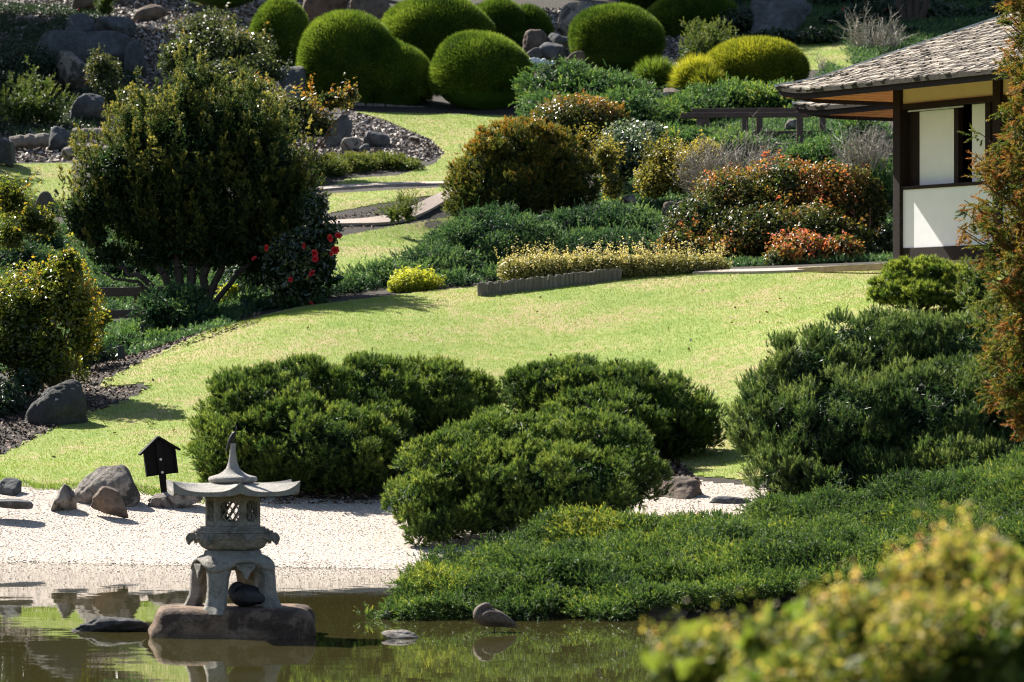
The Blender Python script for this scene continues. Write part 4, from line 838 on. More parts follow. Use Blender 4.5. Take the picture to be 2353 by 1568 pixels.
# trees on the hill beyond the top of the frame and left of it, whose shade falls on the slope
def shade_tree(x, y, h, rad, seed, label):
    r = rng(seed); z = float(gz(np.array([x * 1.0]), np.array([y * 1.0]))[0]); o = empty('hill_tree', (x, y, z)); tag(o, label, 'tree', 'tall trees on the hilltop'); g = Geo()
    g.tube([(0, 0, -.3), (.1, 0, h * .4), (.2, .1, h * .8)], [.28, .2, .08], 9)
    for i in range(6): limb(g, r, (0.1, 0, h * (.3 + .06 * i)), (rad * .7 * math.cos(i * 2.1), rad * .7 * math.sin(i * 2.1), h * (.55 + .06 * i)), .09, .03)
    g.build('trunk', G['bark'], o); f = Geo(); C = np.array([[0, 0, h * .72]] + [[rad * .55 * math.cos(i * 1.3 + seed), rad * .55 * math.sin(i * 1.3 + seed), h * (.6 + .07 * (i % 4))] for i in range(6)])
    Rr = np.array([[rad * .75, rad * .75, h * .3]] + [[rad * .5, rad * .5, h * .17]] * 6)
    P, Nn = shell(r, C, Rr, 34, .5, .15, 1.2, -1, seed, .5, False); leaves(f, r, P, Nn, .34, .5, r.uniform(.2, .7, len(P)))
    f.build('foliage', G['dark_leaf'], o)
for i, q in enumerate([(-18.5,121,10,4.4),(-21,129,11,4.8),(-22.5,114,10,4.4),(-20,104,8,3.4),(-16,140,10,4.2),(-6,136,15,4.6),(-1.5,138,16,5),(3,136,15,4.8),(7.5,137,15,4.8),(-3,146,17,5)]):
    shade_tree(*q, 300 + i, 'tall dark evergreen tree on the hilltop beyond the slope')
# low dark growth added to fill the shaded top right of the picture
plant('shrub', 'dark shrubbery added to fill the shade along the top right behind the roof', 'bush', 'leaf', [(1960,15,110,50,131),(2120,25,110,55,131),(2270,10,110,60,131),(2350,20,80,60,130),(1720,0,80,45,133)], 131, G['dark_leaf'], dens=120, size=.13, core=.85)
o = with_parts('bare_tree', 'dark forked tree trunk in shade above the pavilion roof', 'tree', [(2095,70,10,10)], 125)
g = Geo()
for e in ((2040,-60),(2075,-70),(2110,-70),(2150,-60)): limb(g, r, at(2097 + (e[0] - 2097) * .1, 85, 125), at(e[0], e[1], 125), .16, .07, .1, 8, .03)
g.build('trunk', G['bark'], o); finish(o)

# ------------------------------------------------------------------ rocks
def rock(label, px0, px1, pyt, pyb, Y, seed, mat='rock', dep=.8, sharp=9, group=None, name='boulder', sink=.35, lean=0, npl=13, nz=.05, top=1.1, peak=.14):
    r = rng(seed); V, F = ico(5 if (px1 - px0) > 90 else 4)
    pl = unit(r.normal(size=(npl, 3))); h = r.uniform(.72, 1.0, npl)
    pl = np.concatenate([pl, [[0, 0, 1], [1, 0, 0], [-1, 0, 0]]]); h = np.concatenate([h, [top, 1, 1]])
    d = np.clip(V @ pl.T, 0, None) / h; rad = 1 / np.maximum((d ** sharp).sum(-1) ** (1 / sharp), .3)
    q = V * rad[:, None] * (1 + nz * Waves(seed, 3)(V) + nz * .55 * Waves(seed + 1, 7)(V) + nz * .4 * Waves(seed + 2, 15)(V) + nz * .22 * Waves(seed + 3, 34)(V))[:, None]
    q[:, 0] = (q[:, 0] - q[:, 0].min()) / np.ptp(q[:, 0]) * 2 - 1; q[:, 2] = (q[:, 2] - q[:, 2].min()) / np.ptp(q[:, 2])
    q[:, :2] *= (1 - peak * np.clip(q[:, 2], 0, 1) ** 1.5)[:, None]; q[:, 0] /= np.abs(q[:, 0]).max(); q[:, 0] += lean * q[:, 2]
    a, hh = (px1 - px0) / 2 / FP * Y, (pyb - pyt) / FP * Y; c = at((px0 + px1) / 2, pyb, Y)
    q = np.stack([q[:, 0] * a, q[:, 1] * a * dep, (q[:, 2] * (1 + sink) - sink) * hh], -1)
    g = Geo(); g.add(q, F); o = g.build(name, G[mat], smooth=True); o.location = tuple(c); return tag(o, label, 'rock', group)
RG = 'boulders along the gravel beach'
rock('large pale domed boulder with a black stain on the gravel', 166, 327, 1067, 1160, 56.6, 5, 'rock', .75, 8, RG, top=1.5, peak=.5)
rock('dark wedge-shaped stone leaning on the large pale boulder', 204, 298, 1117, 1172, 55.6, 8, 'rock_brown', .7, 16, RG, npl=7, top=1.5, peak=.5, lean=-.15)
rock('small leaning stone left of the large pale boulder', 115, 176, 1112, 1168, 56, 14, 'rock', .8, 12, RG, npl=9, top=1.4, peak=.4, lean=.2)
rock('long low pale stone at the foot of the black sign', 338, 470, 1130, 1162, 56.4, 21, 'rock', .4, 14, RG, npl=8)
rock('dark craggy stone at the left end of the gravel', -15, 52, 1098, 1136, 57, 25, 'rock_dark', .7, 12, RG, npl=9, nz=.07)
rock('flat dark stone lying in the gravel at the left edge', -40, 78, 1146, 1164, 55.4, 29, 'rock_dark', .5, 8, RG, nz=.06)
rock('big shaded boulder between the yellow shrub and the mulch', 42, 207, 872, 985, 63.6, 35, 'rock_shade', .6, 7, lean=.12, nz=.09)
rock('brown rounded boulder in shade beyond the pond-side pine bush', 1495, 1620, 1095, 1165, 57, 36, 'rock_brown', .7, 8)
rock('low dark stone beside the brown boulder under the tall right bush', 1625, 1745, 1140, 1168, 56.4, 38, 'rock_dark', .4, 8)
rock('wet dark flat rock in the water left of the lantern', 158, 352, 1416, 1452, 38.6, 40, 'rock_wet', .5, 9, name='rock', nz=.1, npl=8, top=1.6, peak=.6, lean=.15)
rock('small flat pale stone breaking the water surface', 873, 963, 1447, 1466, 37.6, 44, 'rock', .6, 5, name='rock')
rock('small grey stone at the tip of the juniper carpet', 874, 915, 1398, 1422, 40.5, 47, 'rock_dark', .7, 8, name='rock')
rock('brown stone block in the dark under the juniper carpet', 1425, 1585, 1380, 1438, 40.75, 50, 'rock_brown', .4, 12, name='rock')
rock('dark stone in the hollow under the juniper tip', 965, 1060, 1385, 1424, 41.0, 53, 'rock_dark', .5, 9, name='rock')
UL = 'boulders on the upper left slope'
rock('broad flat-topped dark boulder at the far left of the slope', 55, 235, 70, 160, 117, 161, 'rock_dark', .6, 7, UL, peak=.4, lean=.2)
rock('large bluish boulder with a brown patch in the middle of the slope', 165, 330, 70, 140, 115.5, 73, 'rock_dark', .6, 6, UL, peak=.4)
rock('white-topped boulder half hidden by the dark flowering shrub', 122, 208, 113, 185, 112, 64, 'rock', .7, 8, UL)
rock('dark jagged boulder below the sunlit pebbles', 215, 315, 38, 80, 121, 66, 'rock_dark', .6, 7, UL)
rock('rounded dark boulder left of the jagged one', 155, 220, 30, 75, 122, 68, 'rock_dark', .7, 8, UL)
rock('pair-shaped brown boulder on the sunlit gravel near the top', 308, 388, 10, 42, 126, 70, 'rock_brown', .6, 6, UL)
rock('boulder at the very top edge above the small conifer', 165, 225, -18, 20, 128, 72, 'rock_brown', .7, 7, UL)
rock('low rounded boulder in the shade above the log', 160, 245, 215, 272, 107, 74, 'rock_dark', .7, 8, UL)
rock('shaded stone between the two edging logs', 108, 168, 290, 335, 102.6, 76, 'rock_dark', .7, 7, UL)
rock('blue-grey boulder cut by the left edge above the grass', -45, 36, 318, 370, 100, 78, 'rock_dark', .8, 7, UL)
rock('small pointed stone on the chips above the grass', 140, 176, 337, 360, 100, 80, 'rock', .8, 9, UL)
rock('upright dark boulder beside the shade-darkened shrub', 285, 335, 90, 160, 114.5, 82, 'rock_dark', .7, 7, UL)
rock('shaded grey stone behind the bronze pine near the clipped dome', 636, 705, 150, 215, 112, 84, 'rock_dark', .7, 7, UL)
rock('lower grey stone under the shrub with the orange top', 640, 690, 195, 240, 108, 86, 'rock_dark', .7, 7, UL)
BG = 'stones in the small gravel bed'
rock('round dark stone in the middle of the small gravel bed', 833, 898, 302, 335, 103, 88, 'rock_dark', .7, 6, BG)
rock('pale rounded stone at the left of the small gravel bed', 782, 832, 316, 345, 102.4, 90, 'rock', .7, 7, BG)
rock('little stone wedged between the two larger bed stones', 825, 852, 330, 346, 102, 92, 'rock_dark', .8, 8, BG)
rock('tall dark stone in shade behind the leggy shrub stems', 740, 812, 262, 330, 103.5, 94, 'rock_dark', .7, 9, BG)
rock('low pale stone near the tip of the small gravel bed', 938, 965, 312, 322, 104, 96, 'rock', .7, 7, BG)
TG = 'boulders at the top behind the clipped domes'
rock('big brown boulder behind the two-humped dome', 690, 815, -40, 55, 127, 98, 'rock_brown', .6, 9, TG)
rock('big grey slab boulder right of the brown one', 800, 905, -30, 75, 124, 100, 'rock_brown', .6, 12, TG)
rock('sunlit sloping boulder behind the single large dome', 1272, 1380, 2, 85, 122, 102, 'rock', .6, 12, TG, lean=.25)
rock('huge smooth grey boulder at the top right', 1722, 1868, -10, 82, 124.5, 104, 'rock_dark', .6, 7, TG)
CG = 'rocks around the little cascade'
for q in [('dark round rock at the upper left of the cascade',1200,1262,68,110,119.5,110,'rock_brown'),('middle rock with a lit top in the cascade',1232,1302,96,140,117.5,112,'rock_dark'),('dark rock at the right of the cascade',1255,1312,76,108,119.5,114,'rock_dark'),('reddish low rock beside the foot of the single large dome',1295,1345,118,150,116,116,'rock_brown'),('wet rock at the foot of the cascade',1205,1245,110,142,117,118,'rock_wet')]:
    rock(q[0], *q[1:6], q[6], q[7], .8, 8, CG)
rock('brown pointed rock on the gravel below the yellow dome', 1520, 1580, 202, 232, 109.6, 120, 'rock_brown', .6, 14, npl=6)
rock('flat pale rock left of the brown pointed rock', 1496, 1535, 212, 222, 109, 122, 'rock', .5, 8)
rock('sharp white stone under the yellow dome', 1592, 1612, 196, 220, 109.2, 124, 'rock', .6, 14, npl=6, lean=.5)
rock('pale stone below the long wooden railing', 1762, 1802, 318, 348, 97.5, 126, 'rock', .7, 8)
rock('white stone showing between the railing bars', 1802, 1832, 274, 292, 100.5, 128, 'rock', .7, 9, lean=.3)
rock('pale rounded stone beside the footbridge rail', 297, 350, 744, 776, 75.5, 130, 'rock', .8, 9)
rock('grey stone behind the right end of the footbridge rail', 538, 600, 680, 728, 78, 132, 'rock_dark', .7, 9)
rock('stone half hidden by leaves above the yellow shrub', 78, 128, 440, 480, 94, 134, 'rock_brown', .7, 8)
rock('brown stone at the foot of the grey bare bush', 1520, 1572, 462, 500, 88, 136, 'rock_brown', .7, 9)
rock('tiny pale stone under the golden arching shrub', 1428, 1462, 448, 466, 88.5, 138, 'rock', .8, 8)
g = Geo(); r = rng(5)
for x, y, wd in ((1222,139,18),(1240,141,22),(1262,146,26)):
    for i in range(16): p = at(x + r.uniform(-wd, wd) * .5, y + r.normal(0, 3), 116.2); v, f = ico(1); g.add(p + v * np.array([.07, .05, .035]) * r.uniform(.6, 1.3), f)
tag(g.build('cascade', solid('white_water', (.8, .85, .88), .2, .1, 5, 0), smooth=True, loc=at(1240, 142, 116.2)), kind='structure')

# ------------------------------------------------------------------ timber edging, rails, posts
LG = 'logs edging the clipped domes'
def lying_log(label, a, b, Y, rad, group, seed):
    r = rng(seed); p0, p1 = at(*a, Y), at(*b, Y); c = (p0 + p1) / 2; t = np.linspace(-.5, .5, 9)[:, None]; p = (p1 - p0) * t + r.normal(size=(9, 3)) * rad * .08
    g = Geo(); g.tube(p, rad * (1 + r.normal(0, .05, 9)), 12); o = g.build('edging_log', G['log'], smooth=False, bevel=.01); o.location = tuple(c); tag(o, label, 'log', group)
xs = [808,840,857,885,955,1068,1105,1135,1195]; ys = [243,245,245,247,251,259,261,262,266]; lb = ['short pale log at the left end of the dome edging','second short log from the left of the dome edging','small log stub in the dome edging','middle-length log below the two-humped dome','longest log below the gap between the domes','log under the left of the round dome','short stub under the round dome','last log at the right end of the dome edging']
for i in range(8): lying_log(lb[i], (xs[i] + 2, ys[i]), (xs[i + 1] - 2, ys[i + 1]), 112 + .02 * i, .09, LG, 400 + i)
lying_log('long shaded log at the foot of the upper left slope', (25, 328), (112, 322), 102.4, .16, 'logs at the foot of the upper left slope', 420)
lying_log('shorter log right of the shaded stone on the slope', (168, 308), (240, 310), 103, .15, 'logs at the foot of the upper left slope', 421)

pal = empty('log_palisade', at(1250, 670, 76)); tag(pal, 'curved row of short upright logs in front of the pale hedge', 'edging')
proto = None; r = rng(77)
for i in range(36):
    s = i / 35; px = 1104 + 316 * s ** 1.12; Y = 74.4 + 1.3 * s
    p = at(px, 680 - 28 * (px - 1104) / 316, Y); gzz = float(gz(np.array([p[0]]), np.array([p[1]]))[0])
    if proto is None:
        g = Geo(); g.lathe([(.05, -.3), (.054, 0), (.053, .15), (.05, .185), (.042, .192)], 10); proto = g.build('log', G['log'], pal); c = proto
    else: c = proto.copy(); COL.objects.link(c); c.parent = pal
    c.location = tuple(np.array([p[0], p[1], gzz + .03 + r.uniform(-.02, .03)]) - np.array(pal.location)); c.rotation_euler = (r.normal(0, .05), r.normal(0, .06), r.uniform(0, 6)); c.scale = (r.uniform(.85, 1.25), r.uniform(.85, 1.25), 1)

def beam(g, a, b, w, h, mat=0):
    a, b = np.array(a, float), np.array(b, float); d = b - a; L = np.linalg.norm(d); x = d / L; y = unit(np.cross(UP, x)); z = np.cross(x, y)
    g.box((a + b) / 2, (L, w, h), np.stack([x, y, z], 1), mat=mat)
def railing(label, Y0, Y1, x0, x1, tops, posts, w=.12, hs=(.13,), bot=-.9, yo=0):
    o = empty('railing', at((x0 + x1) / 2, tops[0][0], (Y0 + Y1) / 2)); L = np.array(o.location); tag(o, label, 'railing', 'dark wooden footbridge railings')
    Yat = lambda px: Y0 + (Y1 - Y0) * (px - x0) / (x1 - x0)
    for (ya, yb, h) in tops:
        g = Geo(); beam(g, at(x0, ya, Y0) - L, at(x1, yb, Y1) - L, w, h); g.build('rail', G['rail_wood'], o, bevel=.008)
    for px in posts:
        p = at(px, tops[0][0] + (tops[0][1] - tops[0][0]) * (px - x0) / (x1 - x0), Yat(px)) - L; g = Geo(); g.box(p + UP * (bot / 2 - .07), (.15, .15, -bot), tint=.5); g.build('post', G['rail_wood'], o, bevel=.008)
    return o
railing('red-brown railing behind the yellow shrub and the bronze pine', 80.5, 80, 140, 588, [(674,664,.17),(726,716,.16)], (150, 318, 445, 560), hs=(.2,), w=.22)
railing('front dark railing below the juniper bank', 99, 98.4, 1566, 1860, [(266,264,.12)], (1608, 1712, 1838), w=.12, bot=-.75)
railing('rear dark railing running under the second roof', 101.5, 101, 1590, 1900, [(256,254,.13),(308,306,.11)], (1622, 1745, 1890), w=.12, bot=-.8)
PG = 'dark green posts along the lawn edge'
for lb, x, yt, yb, Y, wpx in (('tall dark green post on the mulch by the juniper, left of the lawn', 281, 795, 850, 70.2, 17), ('short dark green post stub near the shaded boulder', 220, 880, 908, 66.8, 17), ('dark green post on the far side of the lawn by the pine stems', 566, 688, 742, 75.6, 13)):
    h = (yb - yt) / FP * Y; rd = wpx / 2 / FP * Y; g = Geo(); g.lathe([(rd, -.25), (rd, h - .02), (rd * 1.08, h - .018), (rd * 1.08, h - .004), (rd * .9, h)], 14)
    o = g.build('marker_post', G['post_green']); o.location = tuple(at(x, yb, Y)); o.rotation_euler = (0, R(-4), 0); tag(o, lb, 'post', PG)
g = Geo(); beam(g, at(1838, 622, 75.1), at(2300, 600, 71.7), .12, .1); tag(g.build('timber_edging', G['timber'], loc=at(1838, 624, 74.7)), 'pale timber edge along the gravel path by the pavilion', 'edging')

# ------------------------------------------------------------------ pavilions
def pavilion(label, corner, Lx, Ly, full, seed):
    r = rng(seed); o = empty('pavilion', corner, R(-60)); tag(o, label, 'building')
    FX = 1.095 if full else 1.0; OV, PT, EB = 1.57, .445, 2.935
    def part(g, name, mat, bevel=0, par=o): return g.build(name, mat, par, bevel=bevel)
    lift = lambda x: .12 * np.clip((-.45 - x) / 1.1, 0, 1.2) ** 2
    # walls
    def bx(name, mat, x0, x1, y0, y1, z0, z1, bev=0): x0, x1 = x0 * FX, x1 * FX; g = Geo(); g.box(((x0 + x1) / 2, (y0 + y1) / 2, (z0 + z1) / 2), (x1 - x0, y1 - y0, z1 - z0)); return part(g, name, mat, bev)
    D, W = G['dark_wood'], G['plaster']
    for px in ([0, 2.72, 5.4] if full else [0, Lx]): bx('post', D, px - .1, px + .1, -.1, .1, 0, 3.3, .01)
    bx('post', D, -.1, .1, Ly - .1, Ly + .1, 0, 3.3); bx('post', D, Lx / FX - .1, Lx / FX + .1, Ly - .1, Ly + .1, 0, 3.3)
    for k, (a, b) in enumerate(((.1, 2.62), (2.82, 5.3)) if full else ((.1, Lx - .1),)):
        bx('wall_panel', W, a, b, -.03, .05, .27, 1.31); bx('base_board', D, a, b, -.05, .06, 0, .268, .006)
        bx('rail', D, a, b, -.07, .08, 1.312, 1.372, .006); bx('beam', D, a, b, -.06, .08, 2.745, 2.845, .006); bx('cream_panel', G['cream'], a, b, -.03, .05, 2.847, 3.3)
        bx('window_jamb', D, a, a + .27, .1, .2, 1.373, 2.744)
        bx('window_panel', W, a + .272, a + 1.24, .12, .17, 1.373, 2.70); bx('lintel', D, a + .272, a + 1.24, .1, .2, 2.702, 2.744)
        bx('window_panel', W, a + 1.66, a + 2.14, .16, .2, 1.373, 2.744); bx('window_post', D, a + 2.142, a + 2.28, .05, .2, 1.373, 2.744); bx('window_panel', W, a + 2.282, b, .16, .2, 1.373, 2.744)
        bx('dark_interior_sheet', G['black_wood'], a + .1, b, .9, .95, 1.2, 2.9); bx('window_jamb', D, a + 1.242, a + 1.36, .1, .2, 1.373, 2.744)  # black sheet behind the window stands in for the unlit interior
        if k == 0 and full: bx('transom', G['flash'], a + .1, a + 1.6, -.005, .03, 2.70, 2.725)
    g = Geo(); g.box((.0, Ly / 2, 1.6), (.08, Ly - .2, 3.2)); part(g, 'wall', W)
    g = Geo(); g.box((Lx / 2, Ly, 1.6), (Lx - .2, .08, 3.2)); part(g, 'wall', W)
    g = Geo(); g.box((Lx, Ly / 2, 1.6), (.08, Ly - .2, 3.2)); part(g, 'wall', W)
    # eaves
    E = [(-OV, -OV), (Lx + OV, -OV), (Lx + OV, Ly + OV), (-OV, Ly + OV)]; xm = min(Lx, Ly) / 2 + OV
    g = Geo(); f2 = Geo()
    def strip(gg, p, q, n, z0f, z1f, th):
        p, q = np.array(p, float), np.array(q, float); t = np.linspace(0, 1, n)[:, None]; c = p + (q - p) * t; L = np.linalg.norm(q - p)
        dd = np.minimum(t[:, 0], 1 - t[:, 0]) * L; up = .12 * np.clip((1.1 - dd) / 1.1, 0, 1) ** 2; inn = np.array([-(q - p)[1], (q - p)[0]]) / L
        m = np.clip(dd, 0, th)[:, None] * 0 + th
        c2 = c + inn * m + (q - p) / L * np.where(t < .5, np.minimum(th, 1), -th) * np.where((t == 0) | (t == 1), 1, 0)
        V = np.concatenate([np.c_[c, z0f + up], np.c_[c, z1f + up], np.c_[c2, z1f + up], np.c_[c2, z0f + up]]); i = np.arange(n - 1); F = [np.stack([a * n + i, a * n + i + 1, b * n + i + 1, b * n + i], -1) for a, b in ((0, 1), (1, 2), (2, 3), (3, 0))]
        gg.add(V, np.concatenate(F))
    for k in range(4):
        p, q = np.array(E[k], float), np.array(E[(k + 1) % 4], float); strip(g, p, q, 50, EB, EB + .1, .06)
        inn = unit(np.array([-(q - p)[1], (q - p)[0]])); tg = unit(q - p); strip(f2, p - inn * .05 - tg * .05, q - inn * .05 + tg * .05, 50, EB + .1, EB + .175, .12)
    part(g, 'fascia', D); part(f2, 'eave_edge', G['moss'])
    # soffit: boards rising gently inwards, with dark joints
    g = Geo()
    ins = 1.5; nb = 9
    for k in range(4):
        p, q = np.array(E[k], float), np.array(E[(k + 1) % 4], float); L = np.linalg.norm(q - p); tg = (q - p) / L; inn = np.array([-tg[1], tg[0]])
        for j in range(nb):
            a, b = .06 + ins * j / nb, .06 + ins * (j + 1) / nb - .012
            c = [p + inn * a + tg * a, q + inn * a - tg * a, q + inn * b - tg * b, p + inn * b + tg * b]; z = [EB + .06 + .2 * a, EB + .06 + .2 * a, EB + .06 + .2 * b, EB + .06 + .2 * b]
            g.add([(*v, zz) for v, zz in zip(c, z)], [[0, 1, 2, 3]], r.uniform(.3, .7))
    part(g, 'soffit', G['soffit'])
    # roof deck and shingles
    H0 = EB + .16; top = xm - .01
    def rz(x, y, k=1):
        d = np.minimum(np.minimum(x + OV, Lx + OV - x), np.minimum(y + OV, Ly + OV - y)); e = np.minimum(np.hypot(x + OV, y + OV), np.hypot(Lx + OV - x, y + OV))
        return H0 + np.clip(d, 0, top) * PT + .12 * np.clip((1.1 - e) / 1.1, 0, 1) ** 2
    n = 60; gx, gy = np.meshgrid(np.linspace(-OV, Lx + OV, n), np.linspace(-OV, Ly + OV, n)); I = np.arange(n * n).reshape(n, n)
    g = Geo(); g.add(np.stack([gx, gy, rz(gx, gy) - .02], -1).reshape(-1, 3), np.stack([I[:-1, :-1], I[:-1, 1:], I[1:, 1:], I[1:, :-1]], -1).reshape(-1, 4), .1)
    row = .175; d = -.04; ri = 0
    while d < top - .05:
        for face in (0, 3):
            a0, a1 = (-OV + d, Lx + OV - d) if face == 0 else (-OV + d, Ly + OV - d)
            if face == 3 and not full: a0 = a1
            s = a0 + r.uniform(-.1, .02)
            while s < a1:
                wd = r.uniform(.07, .2); s0, s1 = max(s, a0 - .02), min(s + wd - .006, a1 + .02); s += wd
                if s1 - s0 < .03: continue
                dl = d + r.normal(0, .022); th = r.uniform(.02, .038); d2 = dl + row * 1.7; lf = r.uniform(.012, .04)
                if face == 0: q = [(s0, -OV + dl), (s1, -OV + dl), (s1, -OV + d2), (s0, -OV + d2)]
                else: q = [(-OV + dl, s1), (-OV + dl, s0), (-OV + d2, s0), (-OV + d2, s1)]
                q = np.array(q); zb = rz(np.clip(q[:, 0], -OV, Lx + OV), np.clip(q[:, 1], -OV, Ly + OV)); zb[:2] = H0 + max(dl, -.04) * PT + (zb[:2] - H0 - np.clip(dl, 0, 9) * PT); zb[2:] = np.maximum(zb[2:], zb[:2].mean() + .0)
                zt = zb + np.array([th + lf, th + lf, .008, .008]); V = np.concatenate([np.c_[q, zb + np.array([lf, lf, -.004, -.004])], np.c_[q, zt]])
                g.add(V, [[3, 2, 1, 0], [4, 5, 6, 7], [0, 1, 5, 4], [1, 2, 6, 5], [2, 3, 7, 6], [3, 0, 4, 7]], np.clip(r.normal(.55, .25), 0, 1))
        d += row; ri += 1
    roof = part(g, 'roof', G['shingle'])
    g = Geo(); t = np.linspace(-.05, top, 24); p = np.stack([-OV + t, -OV + t, rz(-OV + np.maximum(t, 0), -OV + np.maximum(t, 0)) + .045 + np.minimum(t, 0) * .3], -1)
    off = np.array([-.7071, .7071, 0]) * .07
    V = np.concatenate([p - off, p + off, p + off - UP * .05, p - off - UP * .05]); i = np.arange(23); g.add(V, np.concatenate([np.stack([a * 24 + i, a * 24 + i + 1, b * 24 + i + 1, b * 24 + i], -1) for a, b in ((0, 1), (1, 2), (2, 3), (3, 0))]))
    g.build('ridge_cap', G['flash'], roof)
    return o
cx = at(2070, 605, 75)
pavilion('white and dark timber pavilion with a shingled hip roof at the right', (cx[0], 75, 4.36), 7.5, 6, True, 1)
t2 = at(1830, 238, 82.5)
pavilion('second pavilion whose small roof edge shows below the main eave', (t2[0] + 1.57 * .5 + 1.57 * .866, 82.5 - 1.57 * .866 + 1.57 * .5, t2[2] - 3.22), 3.2, 3.2, False, 2)

# ------------------------------------------------------------------ stone lantern on its plinth
rock_o = None
def lantern():
    LX, LY = (535 - 1176.5) / 253, 38.0
    Z = lambda py: HC + (862 - py) / 253.0
    o = empty('stone_lantern', (LX, LY, Z(1400))); z0 = Z(1400); tag(o, 'grey stone snow lantern with curved roof standing on a rock in the pond', 'lantern')
    q = lambda py: Z(py) - z0; M = G['granite']; u = 1 / 253.0
    # four splayed legs and the deck that joins them
    for i, a in enumerate((-20, -110, 160, 70)):
        ca, sa = math.cos(R(a)), math.sin(R(a)); rad = np.array([ca, sa, 0]); tan = np.array([-sa, ca, 0])
        prof = [(.29, .455), (.345, .43), (.385, .37), (.40, .29), (.405, .20), (.418, .12), (.452, .05), (.515, -.03)]
        g = Geo(); V = []
        for k, (ro, z) in enumerate(prof):
            th = [.15, .14, .12, .11, .105, .105, .11, .12][k]; hw = [.17, .14, .115, .10, .095, .095, .10, .11][k]
            ri = ro - th * 1.15
            V += [rad * ro - tan * hw * .62 + UP * z, rad * ro + tan * hw * .62 + UP * z, rad * (ro - th * .35) + tan * hw + UP * z, rad * ri + tan * hw * .9 + UP * z, rad * ri - tan * hw * .9 + UP * z, rad * (ro - th * .35) - tan * hw + UP * z]
        n = len(prof); F = []
        for k in range(n - 1):
            for j in range(6): F.append([k * 6 + j, k * 6 + (j + 1) % 6, k * 6 + 6 + (j + 1) % 6, k * 6 + 6 + j])
        g.add(V, F); g.F.append(np.array([[5, 4, 3, 2, 1, 0]])); g.M.append(np.array([0])); g.F.append(np.array([[(n - 1) * 6 + j for j in range(6)]])); g.M.append(np.array([0]))
        g.build('leg', M, o, smooth=False, bevel=.012)
    g = Geo(); n = 48; th = np.linspace(0, 2 * np.pi, n, endpoint=False)
    sc = lambda top: 1.0
    rings = [(.20, .36, 0), (.37, .395, 1), (.375, .42, .8), (.345, .455, .4), (.30, .487, 0), (.265, .5, 0), (.255, .535, 0), (.2, .537, 0)]
    V = []
    for ro, z, wv in rings:
        d = .03 * np.cos(4 * (th - R(-20))) * wv; zz = z - .05 * np.clip(np.cos(4 * (th - R(-20)) ), -1, 1) * wv + .0
        V.append(np.stack([(ro + d) * np.cos(th), (ro + d) * np.sin(th), zz], -1))
    V = np.concatenate(V); F = []
    for k in range(len(rings) - 1):
        for j in range(n): F.append([k * n + j, k * n + (j + 1) % n, (k + 1) * n + (j + 1) % n, (k + 1) * n + j])
    g.add(V, F); g.F.append(np.array([np.arange(n)[::-1]])); g.M.append(np.array([0])); g.F.append(np.array([np.arange(n) + (len(rings) - 1) * n])); g.M.append(np.array([0]))
    deck = g.build('deck', M, o, smooth=True)
    for a in (25, 115, 205, 295):                       # carved drops hanging under the arches
        g = Geo(); ca, sa = math.cos(R(a)), math.sin(R(a)); rad = np.array([ca, sa, 0]); tan = np.array([-sa, ca, 0])
        g.prism([(-.10, .42), (-.075, .37), (-.04, .345), (-.02, .30), (0, .275), (.02, .30), (.04, .345), (.075, .37), (.10, .42)], .06, rad * .315, tan, UP, rad); g.build('carved_drop', M, deck, bevel=.01)
    # inscription
    for s, txt, a0, da, sz in ((0, 'CITY OF INAZAWA. 19', -138, 4.6, .034),):
        for i, ch in enumerate(txt):
            if ch == ' ': continue
            cu = bpy.data.curves.new('inscription', 'FONT'); cu.body = ch; cu.size = sz; cu.extrude = .001; cu.align_x = 'CENTER'
            t = bpy.data.objects.new('inscription', cu); COL.objects.link(t); dg = bpy.context.evaluated_depsgraph_get(); me = bpy.data.meshes.new_from_object(t.evaluated_get(dg)); bpy.data.objects.remove(t)
            a = R(a0 + da * i); c = bpy.data.objects.new('carved_letter', me); COL.objects.link(c); me.materials.append(G['letter_shade']); c.parent = deck
            c.location = (.368 * math.cos(a), .368 * math.sin(a), .418); c.rotation_euler = (R(62), 0, a + R(90))
    # middle platform with brackets
    HX = R(-64)
    g = Geo(); k = math.cos(math.pi / 6)
    g.lathe([(.235, .537), (.29, .565), (.33, .62), (.345, .655), (.345, .70)], 6, HX); plat = g.build('platform', M, o, bevel=.008)
    for (rr, za, zb) in ((.372, .70, .716), (.335, .716, .734), (.30, .734, .752)):
        g = Geo(); g.lathe([(rr, za), (rr, zb)], 6, HX); g.build('tier', M, plat, bevel=.004)
    for i in range(6):
        a = HX + i * math.pi / 3; rad = np.array([math.cos(a), math.sin(a), 0]); tan = np.array([-math.sin(a), math.cos(a), 0])
        g = Geo(); g.prism([(.22, .56), (.27, .585), (.32, .618), (.36, .622), (.385, .60), (.40, .575), (.412, .60), (.43, .635), (.425, .665), (.40, .695), (.34, .70), (.22, .70)], .085, (0, 0, 0), rad, UP, tan); g.build('dragon_bracket', M, plat, bevel=.012)
        b = a + math.pi / 6; rad = np.array([math.cos(b), math.sin(b), 0]); tan = np.array([-math.sin(b), math.cos(b), 0])
        g = Geo(); arc = [(.15 * math.cos(t), .595 + .055 * math.sin(t)) for t in np.linspace(0, math.pi, 11)]; g.prism([(-.16, .595), (-.165, .695), (.165, .695), (.16, .595)] + arc, .03, rad * .30, tan, UP, rad); g.build('carved_arch', M, plat, bevel=.004)
        for j in range(5):
            g = Geo(); x = -.11 + .055 * j; g.tube([rad * .318 + tan * (x + .02 * math.cos(t)) + UP * (.672 + .016 * math.sin(t)) for t in np.linspace(-.4, 3.6, 8)], .006, 5); g.build('carved_scroll', M, plat)
